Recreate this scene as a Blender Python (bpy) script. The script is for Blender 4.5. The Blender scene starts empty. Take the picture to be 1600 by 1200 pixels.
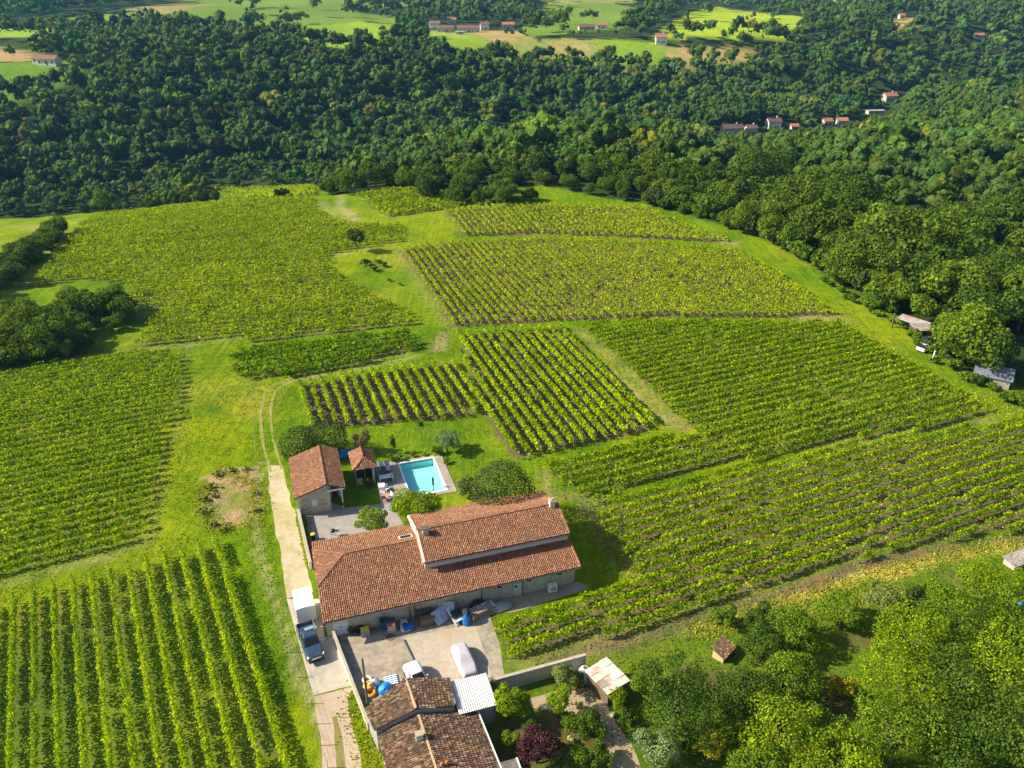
import bpy, math, random
import numpy as np
from mathutils import Vector, Matrix

# ------------------------------------------------------------------ camera, light, exposure
scene = bpy.context.scene
COL = scene.collection
FPX, PITCH, CAMH = 1232.0, math.radians(28.0), 62.0          # focal length in photo pixels, tilt, height
cam_d = bpy.data.cameras.new("camera")
cam_d.sensor_width = 36.0
cam_d.lens = 36.0 * FPX / 1600.0
cam_d.clip_start, cam_d.clip_end = 0.5, 12000.0
cam = bpy.data.objects.new("camera", cam_d)
cam.location = (0, 0, CAMH)
cam.rotation_euler = (math.radians(90) - PITCH, 0, 0)
COL.objects.link(cam)
scene.camera = cam

SUN_EL, SHADOW_AZ = math.radians(36.0), math.radians(2.0)
world = bpy.data.worlds.new("World")
scene.world = world
world.use_nodes = True
wn = world.node_tree.nodes
wl = world.node_tree.links
sky = wn.new("ShaderNodeTexSky")
sky.sky_type = 'NISHITA'
sky.sun_disc = False
sky.sun_elevation = SUN_EL
to_sun = Vector((-math.cos(SHADOW_AZ) * math.cos(SUN_EL), -math.sin(SHADOW_AZ) * math.cos(SUN_EL), math.sin(SUN_EL)))
sky.sun_rotation = math.atan2(to_sun.x, to_sun.y)
sky.air_density, sky.dust_density, sky.ozone_density = 1.0, 1.5, 1.0
wl.new(sky.outputs[0], wn["Background"].inputs[0])
wn["Background"].inputs[1].default_value = 0.082
sun_d = bpy.data.lights.new("sun", 'SUN')
sun_d.energy = 5.0
sun_d.angle = math.radians(1.0)
sun_d.color = (1.0, 0.88, 0.67)
sun = bpy.data.objects.new("sun", sun_d)
sun.rotation_euler = (-to_sun).to_track_quat('-Z', 'Y').to_euler()
sun.location = to_sun * 300
COL.objects.link(sun)
vs = scene.view_settings
vs.view_transform, vs.look, vs.gamma, vs.exposure = 'Standard', 'None', 1.0, 0.88
vs.use_curve_mapping = False
cy = scene.cycles
cy.max_bounces, cy.diffuse_bounces, cy.glossy_bounces = 6, 3, 2
cy.transmission_bounces, cy.volume_bounces, cy.transparent_max_bounces = 4, 0, 6
cy.use_denoising = True
cy.caustics_reflective = cy.caustics_refractive = False

rng = np.random.default_rng(11)
random.seed(5)

# ------------------------------------------------------------------ noise and terrain
def _hash(ix, iy, seed):
    h = (ix.astype(np.int64) * 374761393 + iy.astype(np.int64) * 668265263 + seed * 974634777) & 0xFFFFFFFF
    h = ((h ^ (h >> 13)) * 1274126177) & 0xFFFFFFFF
    return ((h ^ (h >> 16)) & 0xFFFF) / 65535.0

def vnoise(x, y, scale, seed=0):
    x = np.asarray(x, float) / scale
    y = np.asarray(y, float) / scale
    ix, iy = np.floor(x), np.floor(y)
    fx, fy = x - ix, y - iy
    fx, fy = fx * fx * (3 - 2 * fx), fy * fy * (3 - 2 * fy)
    a, b = _hash(ix, iy, seed), _hash(ix + 1, iy, seed)
    c, d = _hash(ix, iy + 1, seed), _hash(ix + 1, iy + 1, seed)
    return (a * (1 - fx) + b * fx) * (1 - fy) + (c * (1 - fx) + d * fx) * fy

def fnoise(x, y, scale, seed=0, oct=3):
    v, w, t = 0, 1.0, 0
    for k in range(oct):
        v = v + w * vnoise(x, y, scale / 2 ** k, seed + 17 * k)
        t += w
        w *= 0.5
    return v / t

def sm(v):
    v = np.clip(v, 0, 1)
    return v * v * (3 - 2 * v)

def terrain(x, y):
    x, y = np.asarray(x, float), np.asarray(y, float)
    d = (x + 300) * -0.47 + (y - 320) * 0.88
    near = -35 * sm((d + 215) / 215)
    far = 45 * sm(d / 180) + 12 * sm((d - 180) / 700)
    r = ((x - 62) * 0.956 + (y - 190) * 0.294)              # metres beyond the vineyard's edge
    drop = -17 * sm((r - 3) / 75)
    base = np.maximum(near + drop, -37) + far
    und = (fnoise(x, y, 320, 3, 2) - 0.5) * 16 * sm((d - 120) / 150)
    far_hills = 55 * sm((y - 1700) / 1500) * fnoise(x, y, 900, 9, 3)
    bump = (fnoise(x, y, 45, 5, 2) - 0.5) * 1.6 * sm((np.hypot(x + 6, y - 66) - 45) / 40)
    return base + und + far_hills + bump

def T(x, y):
    return float(terrain(x, y))

SP, CP = math.sin(PITCH), math.cos(PITCH)
_TS = 25.0 * np.exp(np.linspace(0, math.log(200), 420))
def GPN(pts):
    """the points of the terrain that pixels of the 1600 x 1200 photograph look at"""
    p = np.atleast_2d(np.asarray(pts, float))
    u, v = (p[:, 0] - 800) / FPX, (600 - p[:, 1]) / FPX
    dx, dy, dz = u, CP + v * SP, -SP + v * CP
    X, Y, Z = dx[:, None] * _TS, dy[:, None] * _TS, CAMH + dz[:, None] * _TS
    under = Z < terrain(X, Y)
    k = np.where(under.any(1), under.argmax(1), len(_TS) - 1)
    lo, hi = _TS[np.maximum(k - 1, 0)], _TS[k]
    for _ in range(20):
        m = (lo + hi) / 2
        u_ = CAMH + dz * m < terrain(dx * m, dy * m)
        hi, lo = np.where(u_, m, hi), np.where(u_, lo, m)
    return np.stack([dx * hi, dy * hi], 1)

def GP(px, py):
    return GPN([(px, py)])[0]

def project(x, y, z):
    zz = z - CAMH
    depth = y * CP - zz * SP
    return 800 + FPX * x / depth, 600 - FPX * (y * SP + zz * CP) / depth, depth

def poly(pts):
    return GPN(pts)

def inside(P, x, y):
    x, y = np.asarray(x, float), np.asarray(y, float)
    res = np.zeros(x.shape, bool)
    n = len(P)
    for i in range(n):
        (x0, y0), (x1, y1) = P[i], P[(i + 1) % n]
        if y0 == y1:
            continue
        c = ((y0 > y) != (y1 > y)) & (x < (x1 - x0) * (y - y0) / (y1 - y0) + x0)
        res ^= c
    return res

def seg_dist(P, x, y, closed=False):
    """distance to a polyline"""
    best = np.full(np.shape(x), 1e9)
    n = len(P)
    for i in range(n if closed else n - 1):
        a, b = P[i], P[(i + 1) % n]
        ab = b - a
        t = np.clip(((x - a[0]) * ab[0] + (y - a[1]) * ab[1]) / max(ab @ ab, 1e-9), 0, 1)
        best = np.minimum(best, np.hypot(x - a[0] - t * ab[0], y - a[1] - t * ab[1]))
    return best

# the farm's own axes: s along the long front wall, t away from it
FA = math.radians(17.5)
FO = GP(512, 996)
E1, E2 = np.array([math.cos(FA), math.sin(FA)]), np.array([-math.sin(FA), math.cos(FA)])
def W(s, t):
    return FO + s * E1 + t * E2

# ------------------------------------------------------------------ materials
MATS = {}
def new_mat(name):
    m = bpy.data.materials.new(name)
    m.use_nodes = True
    nt = m.node_tree
    b = nt.nodes["Principled BSDF"]
    return m, nt, b

def mix_node(nt, a, b, fac, mode='MIX'):
    n = nt.nodes.new("ShaderNodeMix")
    n.data_type, n.blend_type = 'RGBA', mode
    for sock, v in ((n.inputs[0], fac), (n.inputs[6], a), (n.inputs[7], b)):
        if hasattr(v, "is_output"):
            nt.links.new(v, sock)
        else:
            sock.default_value = v if not isinstance(v, tuple) else (*v, 1)
    return n.outputs[2]

def noise_node(nt, scale, detail=4, vec=None, rough=0.6):
    n = nt.nodes.new("ShaderNodeTexNoise")
    n.inputs["Scale"].default_value, n.inputs["Detail"].default_value = scale, detail
    n.inputs["Roughness"].default_value = rough
    if vec is not None:
        nt.links.new(vec, n.inputs["Vector"])
    return n.outputs["Fac"]

def ramp_node(nt, fac, stops):
    n = nt.nodes.new("ShaderNodeValToRGB")
    e = n.color_ramp.elements
    while len(e) < len(stops):
        e.new(0.5)
    for k, (p, c) in enumerate(stops):
        e[k].position, e[k].color = p, (*c, 1) if len(c) == 3 else c
    nt.links.new(fac, n.inputs[0])
    return n.outputs[0]

def obj_coords(nt):
    return nt.nodes.new("ShaderNodeTexCoord").outputs["Object"]

def geo_pos(nt):
    return nt.nodes.new("ShaderNodeNewGeometry").outputs["Position"]

def bump_node(nt, b, height, strength=0.3, dist=0.05):
    n = nt.nodes.new("ShaderNodeBump")
    n.inputs["Strength"].default_value, n.inputs["Distance"].default_value = strength, dist
    nt.links.new(height, n.inputs["Height"])
    nt.links.new(n.outputs[0], b.inputs["Normal"])

def mat(name, c1, c2=None, scale=3.0, rough=0.8, metal=0.0, spec=0.3, bump=0.0, c3=None, cracks=0.0):
    """a plain surface: two tones mottled by noise, a third in blotches"""
    if name in MATS:
        return MATS[name]
    m, nt, b = new_mat(name)
    b.inputs["Roughness"].default_value = rough
    b.inputs["Metallic"].default_value = metal
    b.inputs["Specular IOR Level"].default_value = spec
    if c2 is None:
        c2 = tuple(v * 0.82 for v in c1)
    P = geo_pos(nt)
    f = noise_node(nt, scale, 5, P)
    f = ramp_node(nt, f, [(0.32, (0, 0, 0)), (0.68, (1, 1, 1))])
    out = mix_node(nt, c1, c2, f)
    if c3 is not None:
        g = ramp_node(nt, noise_node(nt, scale * 0.23, 4, P, 0.7), [(0.48, (0, 0, 0)), (0.66, (1, 1, 1))])
        out = mix_node(nt, out, c3, g)
    if cracks:
        v = nt.nodes.new("ShaderNodeTexVoronoi")
        v.feature = 'DISTANCE_TO_EDGE'
        v.inputs["Scale"].default_value = 0.42
        wv = nt.nodes.new("ShaderNodeVectorMath")
        wv.operation = 'ADD'
        nn = nt.nodes.new("ShaderNodeTexNoise")
        nn.inputs["Scale"].default_value = 1.2
        nt.links.new(P, nn.inputs["Vector"])
        nt.links.new(P, wv.inputs[0])
        nt.links.new(nn.outputs["Color"], wv.inputs[1])
        nt.links.new(wv.outputs[0], v.inputs["Vector"])
        k = ramp_node(nt, v.outputs["Distance"], [(0.0, (1 - cracks,) * 3), (0.035, (1, 1, 1))])
        out = mix_node(nt, out, k, 1.0, 'MULTIPLY')
        g = ramp_node(nt, noise_node(nt, 9.0, 4, P, 0.75), [(0.3, (0.78, 0.77, 0.75)), (0.6, (1.06, 1.06, 1.06))])
        out = mix_node(nt, out, g, 1.0, 'MULTIPLY')
    nt.links.new(out, b.inputs["Base Color"])
    if bump:
        bump_node(nt, b, noise_node(nt, scale * 4, 4, P), bump, 0.04)
    MATS[name] = m
    return m

def leaf_mat(name, dark, mid, light, transl=0.35, tint=False, spread=1.0):
    """foliage: each leaf its own tone, each plant its own shade, light shining through"""
    if name in MATS:
        return MATS[name]
    m, nt, b = new_mat(name)
    nd, lk = nt.nodes, nt.links
    g = nd.new("ShaderNodeNewGeometry")
    col = ramp_node(nt, g.outputs["Random Per Island"], [(0.0, dark), (0.5, mid), (1.0, light)])
    if tint:
        a = nd.new("ShaderNodeAttribute")
        a.attribute_name = "tint"
        col = mix_node(nt, col, a.outputs["Color"], 1.0, 'MULTIPLY')
    else:
        oi = nd.new("ShaderNodeObjectInfo")
        sh = ramp_node(nt, oi.outputs["Random"], [(0.0, (1 - .38 * spread, 1 - .30 * spread, 1 - .1 * spread)), (0.35, (1, 1, 1)),
                                                  (0.7, (1 + .22 * spread, 1 + .12 * spread, 1)), (1.0, (1 - .15 * spread, 1 - .1 * spread, 1 - .3 * spread))])
        col = mix_node(nt, col, sh, 1.0, 'MULTIPLY')
    big = ramp_node(nt, noise_node(nt, 0.35, 3, g.outputs["Position"]), [(0.3, (0.75, 0.8, 0.85)), (0.7, (1.2, 1.15, 0.95))])
    col = mix_node(nt, col, big, 1.0, 'MULTIPLY')
    b.inputs["Roughness"].default_value = 0.6
    b.inputs["Specular IOR Level"].default_value = 0.04
    lk.new(col, b.inputs["Base Color"])
    t = nd.new("ShaderNodeBsdfTranslucent")
    tc = mix_node(nt, col, (1.15, 1.2, 0.22), 1.0, 'MULTIPLY')
    lk.new(tc, t.inputs["Color"])
    mx = nd.new("ShaderNodeMixShader")
    mx.inputs[0].default_value = transl
    lk.new(b.outputs[0], mx.inputs[1])
    lk.new(t.outputs[0], mx.inputs[2])
    lk.new(mx.outputs[0], nd["Material Output"].inputs["Surface"])
    MATS[name] = m
    return m

def tile_mat(name, stops, moss=(0.10, 0.085, 0.06), amt=0.35):
    """clay tiles: every tile its own firing, lichen in blotches"""
    m, nt, b = new_mat(name)
    g = nt.nodes.new("ShaderNodeNewGeometry")
    col = ramp_node(nt, g.outputs["Random Per Island"], stops)
    f = ramp_node(nt, noise_node(nt, 0.45, 5, g.outputs["Position"], 0.7), [(0.45, (0, 0, 0)), (0.72, (amt, amt, amt))])
    col = mix_node(nt, col, moss, f)
    f2 = ramp_node(nt, noise_node(nt, 9, 3, g.outputs["Position"]), [(0.3, (0.8, 0.8, 0.8)), (0.7, (1.15, 1.15, 1.15))])
    col = mix_node(nt, col, f2, 1.0, 'MULTIPLY')
    nt.links.new(col, b.inputs["Base Color"])
    b.inputs["Roughness"].default_value = 0.85
    b.inputs["Specular IOR Level"].default_value = 0.2
    MATS[name] = m
    return m

# ------------------------------------------------------------------ mesh helpers
def tag(o, label=None, cat=None, group=None, kind=None):
    for k, v in (("label", label), ("category", cat), ("group", group), ("kind", kind)):
        if v:
            o[k] = v
    return o

def link(name, data, parent=None, loc=(0, 0, 0), rot=(0, 0, 0)):
    o = bpy.data.objects.new(name, data)
    o.location, o.rotation_euler = loc, rot
    o.parent = parent
    COL.objects.link(o)
    return o

def empty(name, loc, rz=0.0):
    o = link(name, None, None, loc, (0, 0, rz))
    o.empty_display_size = 0.3
    return o

def np_mesh(name, verts, nper, mat_, smooth=False):
    """mesh of separate faces with nper corners each"""
    verts = np.ascontiguousarray(verts, np.float32).reshape(-1, 3)
    nv = len(verts)
    nf = nv // nper
    me = bpy.data.meshes.new(name)
    me.vertices.add(nv)
    me.vertices.foreach_set("co", verts.ravel())
    me.loops.add(nv)
    me.loops.foreach_set("vertex_index", np.arange(nv, dtype=np.int32))
    me.polygons.add(nf)
    me.polygons.foreach_set("loop_start", np.arange(0, nv, nper, dtype=np.int32))
    me.polygons.foreach_set("loop_total", np.full(nf, nper, np.int32))
    me.update(calc_edges=True)
    if mat_:
        me.materials.append(mat_)
    return me

def tri_mesh(name, verts, tris, mat_, smooth=False):
    me = bpy.data.meshes.new(name)
    verts = np.ascontiguousarray(verts, np.float32)
    tris = np.ascontiguousarray(tris, np.int32)
    k = tris.shape[1]
    me.vertices.add(len(verts))
    me.vertices.foreach_set("co", verts.ravel())
    me.loops.add(tris.size)
    me.loops.foreach_set("vertex_index", tris.ravel())
    me.polygons.add(len(tris))
    me.polygons.foreach_set("loop_start", np.arange(0, tris.size, k, dtype=np.int32))
    me.polygons.foreach_set("loop_total", np.full(len(tris), k, np.int32))
    if smooth:
        me.polygons.foreach_set("use_smooth", np.ones(len(tris), bool))
    me.update(calc_edges=True)
    if mat_:
        me.materials.append(mat_)
    return me

class MB:
    """collects faces, then links them as one mesh object"""
    def __init__(self):
        self.v, self.f = [], []
    def face(self, *pts):
        n = len(self.v)
        self.v += [tuple(p) for p in pts]
        self.f.append(tuple(range(n, n + len(pts))))
        return self
    def hexa(self, b, t):
        """box from 4 bottom and 4 top corners, both counter-clockwise"""
        n = len(self.v)
        self.v += [tuple(p) for p in b] + [tuple(p) for p in t]
        self.f += [(n + 3, n + 2, n + 1, n), (n + 4, n + 5, n + 6, n + 7)]
        for i in range(4):
            j = (i + 1) % 4
            self.f.append((n + i, n + j, n + 4 + j, n + 4 + i))
        return self
    def box(self, x0, x1, y0, y1, z0, z1):
        return self.hexa([(x0, y0, z0), (x1, y0, z0), (x1, y1, z0), (x0, y1, z0)], [(x0, y0, z1), (x1, y0, z1), (x1, y1, z1), (x0, y1, z1)])
    def rbox(self, c, size, rz=0.0, rx=0.0, taper=1.0):
        M = Matrix.Translation(c) @ Matrix.Rotation(rz, 4, 'Z') @ Matrix.Rotation(rx, 4, 'X')
        a, b_, h = size[0] / 2, size[1] / 2, size[2]
        bt = [M @ Vector(p) for p in ((-a, -b_, 0), (a, -b_, 0), (a, b_, 0), (-a, b_, 0))]
        tp = [M @ Vector((p[0] * taper, p[1] * taper, h)) for p in ((-a, -b_), (a, -b_), (a, b_), (-a, b_))]
        return self.hexa(bt, tp)
    def prism(self, pts, z0, z1):
        n = len(self.v)
        k = len(pts)
        self.v += [(p[0], p[1], z0) for p in pts] + [(p[0], p[1], z1) for p in pts]
        self.f += [tuple(n + k - 1 - i for i in range(k)), tuple(n + k + i for i in range(k))]
        for i in range(k):
            j = (i + 1) % k
            self.f.append((n + i, n + j, n + k + j, n + k + i))
        return self
    def tube(self, p0, p1, r0, r1=None, n=8):
        r1 = r0 if r1 is None else r1
        p0, p1 = Vector(p0), Vector(p1)
        d = (p1 - p0).normalized()
        a = d.orthogonal().normalized()
        c = d.cross(a)
        k = len(self.v)
        for p, r in ((p0, r0), (p1, r1)):
            for i in range(n):
                t = 2 * math.pi * i / n
                self.v.append(tuple(p + a * (r * math.cos(t)) + c * (r * math.sin(t))))
        for i in range(n):
            j = (i + 1) % n
            self.f.append((k + i, k + j, k + n + j, k + n + i))
        self.f.append(tuple(k + n - 1 - i for i in range(n)))
        self.f.append(tuple(k + n + i for i in range(n)))
        return self
    def lathe(self, c, prof, n=12, sx=1.0, sy=1.0):
        k = len(self.v)
        for r, z in prof:
            for i in range(n):
                t = 2 * math.pi * i / n
                self.v.append((c[0] + r * math.cos(t) * sx, c[1] + r * math.sin(t) * sy, c[2] + z))
        for j in range(len(prof) - 1):
            for i in range(n):
                i2 = (i + 1) % n
                self.f.append((k + j * n + i, k + j * n + i2, k + (j + 1) * n + i2, k + (j + 1) * n + i))
        self.f.append(tuple(k + n - 1 - i for i in range(n)))
        m = k + (len(prof) - 1) * n
        self.f.append(tuple(m + i for i in range(n)))
        return self
    def loft(self, rings, close=True):
        k, n = len(self.v), len(rings[0])
        for r in rings:
            self.v += [tuple(p) for p in r]
        for j in range(len(rings) - 1):
            for i in range(n):
                i2 = (i + 1) % n
                self.f.append((k + j * n + i, k + j * n + i2, k + (j + 1) * n + i2, k + (j + 1) * n + i))
        if close:
            self.f.append(tuple(k + n - 1 - i for i in range(n)))
            m = k + (len(rings) - 1) * n
            self.f.append(tuple(m + i for i in range(n)))
        return self
    def build(self, name, material, parent=None, loc=(0, 0, 0), rz=0.0, smooth=False):
        me = bpy.data.meshes.new(name)
        me.from_pydata(self.v, [], self.f)
        me.materials.append(material)
        if smooth:
            me.polygons.foreach_set("use_smooth", np.ones(len(me.polygons), bool))
        me.update()
        return link(name, me, parent, loc, (0, 0, rz))

def sheet(name, outline, material, lift, step=1.0, kind="structure", wob=0.0, seed=1):
    """a flat area laid on the terrain: world outline, gridded so that it follows the ground"""
    P = np.asarray(outline, float)
    if wob:
        Q = []
        for i in range(len(P)):
            a, b = P[i], P[(i + 1) % len(P)]
            n = max(2, int(np.hypot(*(b - a)) / 0.8))
            nrm = np.array([-(b - a)[1], (b - a)[0]]) / max(np.hypot(*(b - a)), 1e-6)
            for k in range(n):
                p = a + (b - a) * k / n
                Q.append(p + nrm * wob * (fnoise(p[0] * 1.0, p[1] * 1.0, 2.2, seed, 3) - 0.5) * 2)
        P = np.array(Q)
    from mathutils.geometry import tessellate_polygon
    import bmesh
    bm = bmesh.new()
    vs_ = [bm.verts.new((p[0], p[1], 0)) for p in P]
    bm.faces.new(vs_)
    for axis in (0, 1):
        lo, hi = P[:, axis].min(), P[:, axis].max()
        v = lo + step
        while v < hi:
            no = (1, 0, 0) if axis == 0 else (0, 1, 0)
            co = (v, 0, 0) if axis == 0 else (0, v, 0)
            bmesh.ops.bisect_plane(bm, geom=bm.verts[:] + bm.edges[:] + bm.faces[:], plane_co=co, plane_no=no)
            v += step
    bmesh.ops.triangulate(bm, faces=bm.faces[:])
    co = np.array([v.co[:] for v in bm.verts])
    z = terrain(co[:, 0], co[:, 1]) + lift
    for v, zz in zip(bm.verts, z):
        v.co.z = zz
    bmesh.ops.recalc_face_normals(bm, faces=bm.faces[:])
    if sum(f.normal.z for f in bm.faces) < 0:
        bmesh.ops.reverse_faces(bm, faces=bm.faces[:])
    me = bpy.data.meshes.new(name)
    bm.to_mesh(me)
    bm.free()
    me.materials.append(material)
    return tag(link(name, me), kind=kind)

# ------------------------------------------------------------------ the vineyard blocks, as seen in the photograph
# outline, two pixels along one row, row spacing (m), plants: height, half width, leaves per metre, leaf size, gap share, tone, ground
BLOCKS = {
 "drive":  dict(px=[(-70, 966), (4, 945), (58, 934), (109, 913), (157, 900), (207, 888), (256, 870), (305, 861), (353, 848), (372, 905), (404, 1000), (440, 1110), (466, 1195), (500, 1290), (-60, 1290)],
                row=((351, 850), (462, 1185)), sp=1.92, h=1.4, w=0.17, n=125, leaf=0.125, gap=0.05, tone="bright", soil=0.2, posts=True,
                where="the green grassed block beside the dirt drive"),
 "meadow": dict(px=[(-160, 640), (0, 592), (60, 576), (150, 563), (285, 547), (288, 600), (283, 655), (256, 668), (258, 705), (245, 770), (235, 815), (225, 848), (0, 905), (-200, 955)],
                row=((0, 905), (235, 845)), sp=1.7, h=1.35, w=0.30, n=58, leaf=0.185, gap=0.10, tone="mid", soil=0.28,
                where="the dense block across the mown grass strip"),
 "upper":  dict(px=[(165, 337), (330, 320), (495, 310), (497, 330), (530, 347), (560, 354), (632, 354), (632, 377), (570, 388), (515, 397), (516, 420), (540, 440), (600, 470), (640, 490), (655, 508), (560, 520), (385, 541), (372, 524), (290, 537), (205, 548), (232, 507), (262, 482), (200, 489), (195, 445), (120, 437), (40, 455), (70, 422), (112, 372)],
                row=((385, 538), (655, 508)), sp=1.8, h=1.4, w=0.32, n=29, leaf=0.25, gap=0.14, tone="yellow", soil=0.38,
                where="the wide yellow-green block by the lone tree"),
 "strip":  dict(px=[(358, 567), (380, 553), (480, 539), (560, 531), (640, 523), (657, 540), (650, 550), (560, 570), (480, 586), (385, 598), (362, 587)],
                row=((385, 597), (655, 548)), sp=1.9, h=1.7, w=0.5, n=40, leaf=0.30, gap=0.06, tone="deep", soil=0.5,
                where="the short dark green strip above the wire fence"),
 "garden": dict(px=[(466, 604), (560, 584), (640, 574), (716, 567), (735, 600), (752, 650), (700, 655), (620, 662), (560, 668), (478, 670)],
                row=((526, 640), (535, 664)), sp=1.74, h=1.4, w=0.17, n=66, leaf=0.2, gap=0.06, tone="bright", soil=1.0, posts=True,
                where="the brown-soiled block above the pool lawn"),
 "middle": dict(px=[(713, 523), (790, 516), (872, 512), (900, 530), (940, 570), (1000, 630), (1027, 672), (900, 700), (803, 719), (770, 680), (748, 640), (725, 570)],
                row=((866, 515), (1017, 670)), sp=1.74, h=1.4, w=0.19, n=50, leaf=0.24, gap=0.05, tone="bright", soil=0.9, posts=True,
                where="the sloping block between two grass lanes"),
 "crest":  dict(px=[(620, 390), (700, 380), (850, 372), (1000, 378), (1150, 391), (1190, 412), (1250, 452), (1308, 493), (1200, 498), (1000, 498), (850, 504), (708, 513), (670, 460)],
                row=((622, 390), (705, 510)), sp=1.62, h=1.35, w=0.2, n=36, leaf=0.205, gap=0.13, tone="yellow", soil=1.0,
                where="the large striped block with bare brown soil"),
 "rear":   dict(px=[(690, 330), (780, 322), (1000, 323), (1060, 346), (1145, 380), (1000, 373), (850, 367), (722, 370)],
                row=((692, 330), (722, 368)), sp=1.65, h=1.3, w=0.24, n=19, leaf=0.28, gap=0.12, tone="yellow", soil=0.9,
                where="the narrow block against the oak wood"),
 "dome":   dict(px=[(556, 307), (600, 299), (660, 297), (745, 316), (690, 328), (606, 341), (580, 327)],
                row=((600, 341), (690, 328)), sp=1.9, h=1.4, w=0.5, n=14, leaf=0.42, gap=0.08, tone="yellow", soil=0.6,
                where="the small rounded block inside the track bend"),
 "beyond": dict(px=[(330, 308), (335, 296), (420, 293), (495, 291), (495, 306), (420, 310)],
                row=((335, 306), (495, 303)), sp=2.0, h=1.4, w=0.5, n=10, leaf=0.5, gap=0.08, tone="yellow", soil=0.5,
                where="the thin sliver of vines under the wood"),
 "east":   dict(px=[(903, 511), (1000, 506), (1150, 507), (1315, 509), (1400, 560), (1480, 605), (1562, 650), (1480, 668), (1300, 692), (1100, 736), (905, 779), (845, 741), (870, 722), (1088, 682), (1060, 660), (1000, 600), (940, 540)],
                row=((895, 772), (1000, 745)), sp=1.75, h=1.5, w=0.30, n=60, leaf=0.2, gap=0.12, tone="mid", soil=0.42,
                where="the dense dark block below the wooded bank"),
 "lower":  dict(px=[(908, 792), (1000, 768), (1300, 703), (1600, 657), (1760, 640), (1760, 800), (1600, 832), (1400, 862), (1250, 907), (1000, 987), (790, 1032), (772, 992), (800, 967), (985, 910), (985, 880), (940, 840)],
                row=((800, 972), (975, 915)), sp=1.74, h=1.5, w=0.24, n=76, leaf=0.165, gap=0.13, tone="bright", soil=0.52, posts=True,
                where="the open block running up from the long farmhouse"),
}
for b in BLOCKS.values():
    b["poly"] = poly(b["px"])
    a, c = GP(*b["row"][0]), GP(*b["row"][1])
    d = (c - a) / np.hypot(*(c - a))
    b["d"], b["a"] = d, a
    b["nrm"] = np.array([-d[1], d[0]])

# clearings in the woods on the far side of the valley: outline, colour of the crop
GREEN, LUSH, STRAW, PALE = (0.17, 0.27, 0.03), (0.24, 0.38, 0.025), (0.45, 0.34, 0.13), (0.28, 0.32, 0.07)
FAR_FIELDS = [
 ([(-80, 70), (55, 80), (58, 97), (-80, 99)], (0.42, 0.29, 0.14)),
 ([(-80, 96), (150, 95), (135, 115), (70, 140), (15, 168), (-80, 190)], (0.13, 0.26, 0.02)),
 ([(-80, 33), (60, 37), (170, 20), (280, 5), (380, 0), (480, 5), (560, 18), (650, 28), (650, 54), (600, 66), (500, 70), (430, 66), (300, 54), (200, 45), (120, 52), (-80, 54)], GREEN),
 ([(-80, 44), (170, 24), (260, 30), (130, 56), (-80, 60)], LUSH), ([(200, 14), (280, 4), (350, 9), (250, 24)], (0.32, 0.27, 0.10)),
 ([(430, 46), (600, 34), (650, 40), (610, 72), (480, 76)], LUSH), ([(280, 36), (420, 40), (420, 58), (300, 56)], (0.11, 0.22, 0.025)),
 ([(630, 42), (700, 50), (800, 48), (840, 63), (900, 57), (1000, 64), (1060, 72), (1190, 75), (1190, 102), (1000, 112), (960, 112), (900, 109), (850, 97), (780, 94), (690, 88)], PALE),
 ([(740, 50), (810, 48), (830, 60), (770, 66)], STRAW), ([(868, 62), (915, 60), (925, 84), (900, 100), (845, 76)], (0.38, 0.33, 0.11)),
 ([(1060, 74), (1190, 77), (1190, 98), (1020, 100)], STRAW), ([(930, 62), (1040, 70), (1040, 98), (940, 108)], LUSH), ([(640, 50), (730, 56), (770, 84), (690, 88)], LUSH),
 ([(815, 42), (855, 4), (960, 6), (1020, 16), (1005, 40), (900, 50), (830, 58)], GREEN),
 ([(1015, 64), (1050, 34), (1105, 9), (1262, 26), (1245, 62), (1150, 60), (1100, 56)], (0.34, 0.46, 0.02)),
 ([(1390, 28), (1440, 30), (1436, 50), (1390, 48)], STRAW),
 ([(260, 0), (420, -8), (650, -8), (650, 8), (480, 14)], GREEN),
 ([(835, -10), (985, -10), (995, 4), (850, 8)], PALE),
]
FAR_FIELDS = [(poly(p), c) for p, c in FAR_FIELDS]

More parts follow.
